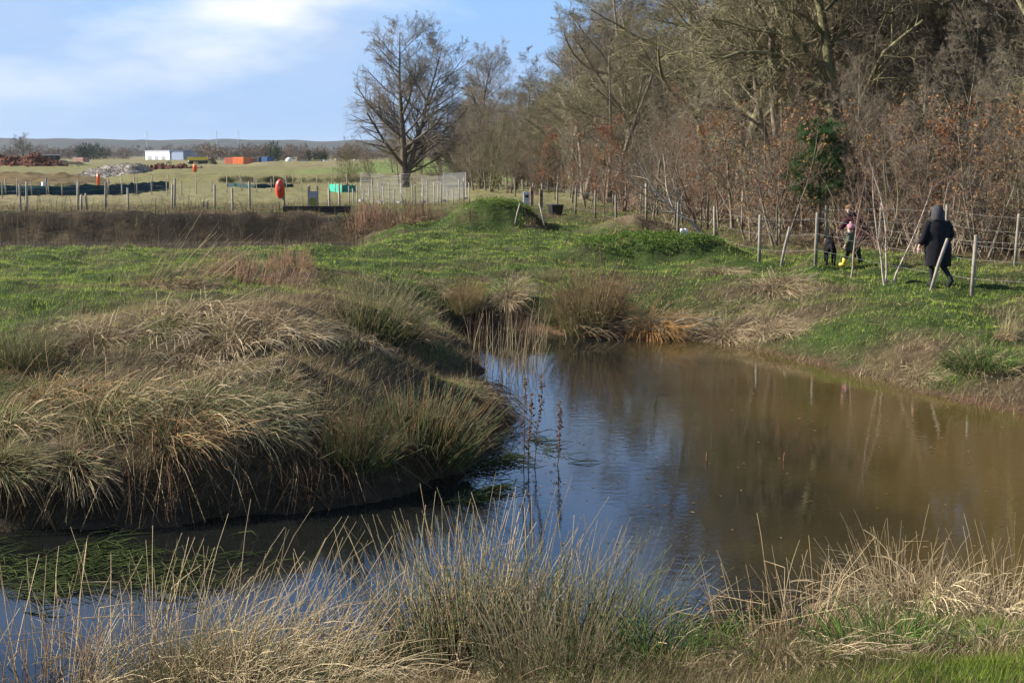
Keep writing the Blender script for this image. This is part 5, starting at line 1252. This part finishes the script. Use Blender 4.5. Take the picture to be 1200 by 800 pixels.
def walker():
    p = hit(1097, 338)
    t = thing('person', 'person in a long black hooded coat walking away on the path', 'person', p, .12)
    g = Graph(); pel = g.add((0, 0, .86), .13); ch = g.add((0, .03, 1.16), .14, pel); nk = g.add((0, .05, 1.36), .055, ch); g.chain(nk, [((0, .07, 1.46), .085), ((0, .08, 1.56), .07)])
    g.chain(pel, [((-.09, .01, .80), .095), ((-.09, .06, .46), .065), ((-.085, .0, .10), .042), ((-.085, .05, .05), .04), ((-.085, .15, .035), .03)])
    g.chain(pel, [((.09, .0, .80), .095), ((.12, .06, .47), .065), ((.2, -.24, .2), .042), ((.21, -.24, .13), .04), ((.215, -.14, .06), .032)])
    w = g.chain(ch, [((-.2, .03, 1.28), .06), ((-.29, -.03, 1.03), .048), ((-.36, .06, .82), .03)]); hand(g, w, (-.36, .06, .82), (-.15, .25, -1), -1)
    w = g.chain(ch, [((.2, .03, 1.28), .06), ((.26, .0, 1.03), .048), ((.22, .2, .86), .03)]); hand(g, w, (.22, .2, .86), (0, .5, -1), 1)
    me = skin_mesh('body', g.v, g.e, g.r, pel)
    colour_mesh(me, lambda c: np.where((c[:, 2:3] < .95) & (np.abs(c[:, :1]) < .3) & ~((c[:, :1] > .17) & (c[:, 2:3] > .62)), np.array([[.02, .021, .026]]), np.array([[.5, .33, .26]])))
    obj('body', me, M_CLOTH, t)
    a = Mesher(); blk = np.array((.013, .013, .016))
    def cr(cx, cy, z, rx, ry, amp=0.0): 
        e_ = ell(cx, cy, z, rx, ry, 28); f = 1 + amp * np.sin(np.arange(28) * 28 / 28 * 2.7 + z * 5) + amp * .5 * np.sin(np.arange(28) * 1.31); e_[:, 0] = cx + (e_[:, 0] - cx) * f; e_[:, 1] = cy + (e_[:, 1] - cy) * f; return e_
    rings = [cr(.02, -.01, .43, .25, .2, .05), cr(.02, -.01, .46, .262, .21, .05), cr(.015, 0, .66, .262, .205, .055), cr(.005, .0, .80, .27, .21, .045), cr(0, .01, .9, .262, .195, .04), cr(0, .02, 1.02, .25, .185, .03), cr(0, .03, 1.15, .26, .18, .02), cr(0, .035, 1.26, .245, .15, .01), cr(0, .04, 1.33, .185, .11), cr(0, .045, 1.38, .09, .08), cr(0, .045, 1.40, .05, .05)]
    a.loft(rings, blk)
    a.tube([(-.17, .03, 1.30), (-.235, .015, 1.2), (-.285, -.02, 1.05), (-.315, .0, .96), (-.345, .035, .87)], [.075, .082, .075, .07, .06], 12, blk)
    a.tube([(.17, .03, 1.30), (.235, .02, 1.2), (.27, .0, 1.05), (.26, .08, .96), (.235, .16, .89)], [.075, .082, .075, .07, .06], 12, blk)
    obj('coat', a.mesh('coat'), M_CLOTH, t)
    a = Mesher(); hr_ = [ell(0, .03, 1.33, .14, .12, 22), ell(0, .035, 1.39, .138, .13, 22), ell(0, .05, 1.46, .13, .14, 22), ell(0, .06, 1.53, .122, .14, 22), ell(0, .075, 1.59, .1, .12, 22), ell(0, .09, 1.635, .06, .08, 22), ell(0, .1, 1.65, .02, .03, 22)]
    a.loft(hr_, (.05, .05, .054)); hood = obj('hood', a.mesh('hood'), M_CLOTH, t)  # hood greyer than the coat: sunlight put into its colour
    a = Mesher(); 
    q_ = np.linspace(0, math.pi, 14); a.tube(np.stack([.115 * np.cos(q_), np.full(14, .19), 1.42 + .19 * np.sin(q_)], 1), np.full(14, .022), 8, (.09, .085, .08)); obj('hood_trim', a.mesh('hood_trim'), M_FUR, hood)
    for nm, (x_, y_, z_, pit) in (('l', (-.085, .05, .05, 0)), ('r', (.21, -.2, .1, -.7))):
        a = Mesher(); c_, s_ = math.cos(pit), math.sin(pit)
        rr_2 = []
        for yy, rx, rz_, zz in ((-.1, .03, .045, .02), (-.08, .045, .06, .02), (.0, .047, .06, .02), (.08, .05, .045, .005), (.15, .045, .035, -.005), (.18, .02, .02, -.008)):
            an = np.linspace(0, 2 * math.pi, 14, endpoint=False); Y = np.full(14, yy); X = rx * np.cos(an); Z = zz + rz_ * np.sin(an); rr_2.append(np.stack([x_ + X, y_ + Y * c_ - Z * s_, z_ + Y * s_ + Z * c_], 1))
        a.loft(rr_2, (.02, .02, .022)); obj('shoe', a.mesh('shoe'), M_CLOTH, t)
walker()

def head_parts(t, c, r_, face, hair, facing, hat=None):
    """a face: eyes, nose, mouth, ears on the head, hair or hat as parts; facing = yaw"""
    c = np.array(c, float); ca, sa = math.cos(facing), math.sin(facing)
    def L(v): v = np.array(v, float) * r_; return c + np.array([v[0] * ca - v[1] * sa, v[0] * sa + v[1] * ca, v[2]])
    a = Mesher()
    for z_, rx in ((.05, 1.0),):
        pass
    a.tube([L((0, .95, .0)), L((0, 1.18, -.2)), L((0, .98, -.3))], [r_ * .1, r_ * .16, r_ * .1], 8, face); obj('nose', a.mesh('nose'), M_SKIN, t)
    for sx in (-1, 1):
        a = Mesher(); a.tube([L((sx * .38, .86, .08)), L((sx * .38, .96, .08))], [r_ * .13, r_ * .1], 8, (.03, .02, .015)); obj('eye', a.mesh('eye'), M_SKIN, t)
        a = Mesher(); a.tube([L((sx * .95, .0, .15)), L((sx * 1.06, -.05, 0)), L((sx * .95, .02, -.2))], [r_ * .14, r_ * .16, r_ * .1], 8, face); obj('ear', a.mesh('ear'), M_SKIN, t)
    a = Mesher(); a.tube([L((-.28, .9, -.52)), L((0, .97, -.55)), L((.28, .9, -.52))], [r_ * .05, r_ * .07, r_ * .05], 6, (.35, .12, .1)); obj('mouth', a.mesh('mouth'), M_SKIN, t)
    a = Mesher(); rings = []
    for k_, (z_, q) in enumerate(((-.35, .98), (-.05, 1.12), (.3, 1.14), (.65, .98), (.95, .62), (1.12, .15))):
        an = np.linspace(0, 2 * math.pi, 20, endpoint=False); ring = np.stack([q * np.cos(an), q * np.sin(an) - .12 - (.25 if z_ < .2 else 0), np.full(20, z_)], 1)
        if z_ < .3: ring[:, 1] = np.minimum(ring[:, 1], .25)
        rings.append(np.array([L(v) for v in ring]))
    a.loft(rings, hat if hat is not None else hair); cap_ = obj('hat' if hat is not None else 'hair', a.mesh('hat'), M_CLOTH, t)
    if hat is not None:
        a = Mesher(); a.loft([np.array([L(v) for v in ell(0, -.1, 1.05 + dz, q, q, 12)]) for dz, q in ((0, .15), (.1, .3), (.28, .36), (.45, .28), (.55, .08))], np.array(hat) * .4 + .45); obj('bobble', a.mesh('bobble'), M_CLOTH, cap_)

def adult():
    p = hit(1008, 311); p = p + np.array([0, .3, 0]); p[2] = h1(p[0], p[1])
    t = thing('person', 'adult in a dark maroon coat bending over a child on the path', 'person', p, 2.0)
    g = Graph(); pel = g.add((0, -.12, .78), .13); ch = g.add((0, .08, 1.02), .13, pel); nk = g.add((0, .2, 1.16), .05, ch); g.chain(nk, [((0, .26, 1.24), .085), ((0, .28, 1.34), .075)])
    for sx, fy in ((-1, .05), (1, -.12)):
        g.chain(pel, [((sx * .09, -.1, .73), .09), ((sx * .1, fy + .04, .42), .062), ((sx * .1, fy - .04, .09), .042), ((sx * .1, fy, .05), .04), ((sx * .1, fy + .1, .035), .03)])
        w = g.chain(ch, [((sx * .19, .1, 1.1), .058), ((sx * .25, .22, .9), .045), ((sx * .2, .38, .8), .028)]); hand(g, w, (sx * .2, .38, .8), (-sx * .2, .7, -.5), sx)
    me = skin_mesh('body', g.v, g.e, g.r, pel)
    colour_mesh(me, lambda c: np.where(c[:, 2:3] < .8, np.where(c[:, 1:2] > .3, np.array([[.5, .33, .26]]), np.array([[.03, .025, .028]])), np.where(c[:, 2:3] > 1.17, np.array([[.52, .35, .28]]), np.array([[.06, .02, .025]])))); obj('body', me, M_CLOTH, t)
    a = Mesher(); mar = np.array((.04, .014, .018))
    a.loft([ell(0, -.12, .56, .2, .17, 22), ell(0, -.13, .58, .215, .185, 22), ell(0, -.12, .74, .215, .19, 22), ell(0, -.05, .88, .2, .17, 22, .05), ell(0, .05, 1.0, .215, .16, 22, .02), ell(0, .13, 1.1, .19, .12, 22), ell(0, .19, 1.17, .09, .08, 22), ell(0, .2, 1.18, .05, .05, 22)], mar)
    for sx in (-1, 1): a.tube([(sx * .16, .09, 1.1), (sx * .22, .15, 1.0), (sx * .25, .23, .9), (sx * .22, .33, .83)], [.07, .072, .065, .05], 12, mar)
    obj('coat', a.mesh('coat'), M_CLOTH, t)
    a = Mesher(); a.tube(list(ell(0, .2, 1.17, .085, .085, 12)) + [ell(0, .2, 1.17, .085, .085, 12)[0]], [.035] * 13, 8, (.02, .02, .03), cap=False); obj('scarf', a.mesh('scarf'), M_CLOTH, t)
    for sx, fy in ((-1, .05), (1, -.12)):
        a = Mesher(); a.tube([(sx * .1, fy - .1, .05), (sx * .1, fy - .04, .06), (sx * .1, fy + .08, .045), (sx * .1, fy + .15, .035)], [.035, .055, .048, .025], 10, (.02, .018, .018)); obj('shoe', a.mesh('shoe'), M_CLOTH, t)
    head_parts(t, (0, .27, 1.29), .1, (.55, .36, .29), (.16, .09, .05), 0.0)
adult()
def child():
    p = hit(997, 313)
    t = thing('person', 'small child in olive coat, pink hat and yellow boots beside the dog', 'person', p, 1.0)
    g = Graph(); pel = g.add((0, 0, .46), .09); ch = g.add((0, .02, .68), .09, pel); nk = g.add((0, .03, .80), .035, ch); g.chain(nk, [((0, .04, .87), .075), ((0, .045, .96), .06)])
    for sx, fy in ((-1, .14), (1, -.1)):
        g.chain(pel, [((sx * .06, 0, .42), .06), ((sx * .065, fy * .6, .25), .045), ((sx * .065, fy, .06), .035), ((sx * .065, fy + .08, .03), .025)])
        w = g.chain(ch, [((sx * .12, .02, .74), .042), ((sx * .19, .0, .6), .034), ((sx * .22, .08, .48), .022)]); hand(g, w, (sx * .22, .08, .48), (0, .3, -1), sx, .65)
    me = skin_mesh('body', g.v, g.e, g.r, pel)
    colour_mesh(me, lambda c: np.where(c[:, 2:3] > .79, np.array([[.58, .38, .31]]), np.where((np.abs(c[:, :1]) > .185), np.array([[.58, .38, .31]]), np.array([[.05, .022, .03]])))); obj('body', me, M_CLOTH, t)
    a = Mesher(); ol = np.array((.085, .095, .055))
    a.loft([ell(0, 0, .36, .155, .13, 20), ell(0, 0, .38, .165, .14, 20), ell(0, 0, .5, .165, .14, 20), ell(0, .01, .64, .15, .125, 20), ell(0, .02, .73, .13, .1, 20), ell(0, .03, .79, .07, .06, 20), ell(0, .03, .805, .03, .03, 20)], ol)
    for sx in (-1, 1): a.tube([(sx * .1, .02, .75), (sx * .155, .01, .67), (sx * .19, .0, .6), (sx * .215, .06, .51)], [.05, .052, .048, .04], 10, ol)
    obj('coat', a.mesh('coat'), M_CLOTH, t)
    for sx, fy in ((-1, .14), (1, -.1)):
        a = Mesher(); a.tube([(sx * .065, fy * .85, .2), (sx * .065, fy * .95, .12), (sx * .065, fy, .05)], [.056, .05, .05], 10, (.75, .52, .06)); a.tube([(sx * .065, fy - .05, .04), (sx * .065, fy + .03, .045), (sx * .065, fy + .1, .035), (sx * .065, fy + .12, .03)], [.03, .045, .04, .02], 10, (.75, .52, .06)); obj('boot', a.mesh('boot'), M_PLASTIC, t)
    head_parts(t, (0, .04, .9), .085, (.6, .4, .33), (.2, .12, .06), 0.0, (.5, .2, .24))
child()
def dog():
    p = hit(972, 311)
    t = thing('dog', 'black dog standing on the path beside the pond fence', 'dog', p, -.12)
    g = Graph(); hip = g.add((0, -.26, .46), .10); mid = g.add((0, 0, .46), .115, hip); chest = g.add((0, .2, .45), .125, mid); nk = g.add((0, .33, .55), .075, chest)
    g.chain(nk, [((0, .38, .63), .075), ((0, .46, .64), .06), ((0, .55, .61), .038), ((0, .59, .6), .028)])
    g.chain(hip, [((0, -.36, .47), .04), ((0, -.46, .4), .03), ((0, -.55, .3), .018)])
    for sx in (-1, 1):
        g.chain(hip, [((sx * .08, -.24, .36), .07), ((sx * .09, -.18, .27), .045), ((sx * .09, -.32, .17), .028), ((sx * .09, -.29, .04), .022), ((sx * .09, -.23, .025), .024)])
        g.chain(chest, [((sx * .085, .2, .36), .055), ((sx * .085, .18, .22), .035), ((sx * .085, .2, .12), .026), ((sx * .085, .19, .035), .022), ((sx * .085, .24, .022), .024)])
    me = skin_mesh('body', g.v, g.e, g.r, hip); colour_mesh(me, lambda c: np.tile(np.array([[.012, .011, .011]]), (len(c), 1))); obj('body', me, M_FUR, t)
    for sx in (-1, 1):
        a = Mesher(); a.tube([(sx * .055, .36, .69), (sx * .09, .36, .67), (sx * .1, .38, .6)], [.022, .03, .012], 8, (.012, .011, .011)); obj('ear', a.mesh('ear'), M_FUR, t)
        a = Mesher(); a.tube([(sx * .04, .48, .67), (sx * .042, .5, .67)], [.012, .01], 6, (.05, .03, .02)); obj('eye', a.mesh('eye'), M_PLASTIC, t)
    a = Mesher(); a.tube(list(ell(0, .335, .55, .078, .09, 14, -.04)) + [ell(0, .335, .55, .078, .09, 14, -.04)[0]], [.012] * 15, 6, (.3, .05, .04), cap=False); obj('collar', a.mesh('collar'), M_CLOTH, t)
dog()

# ------------------------------------------------------------------ air
m_h = bpy.data.materials.new("haze_air"); m_h.use_nodes = True; nt = m_h.node_tree; nt.nodes.clear()
out = nt.nodes.new('ShaderNodeOutputMaterial'); pv = nt.nodes.new('ShaderNodeVolumePrincipled')
pv.inputs['Color'].default_value = (.80, .88, 1.0, 1); pv.inputs['Density'].default_value = 0.00006; pv.inputs['Anisotropy'].default_value = 0.2
nt.links.new(pv.outputs[0], out.inputs['Volume'])
a = Mesher(); a.box((0, 0, 24.5), (19000, 19000, 55), col=(1, 1, 1))
hz = obj('haze', a.mesh('haze', False), m_h, kind='stuff'); tag(hz, 'thin bluish air haze over the distant hills', 'haze')
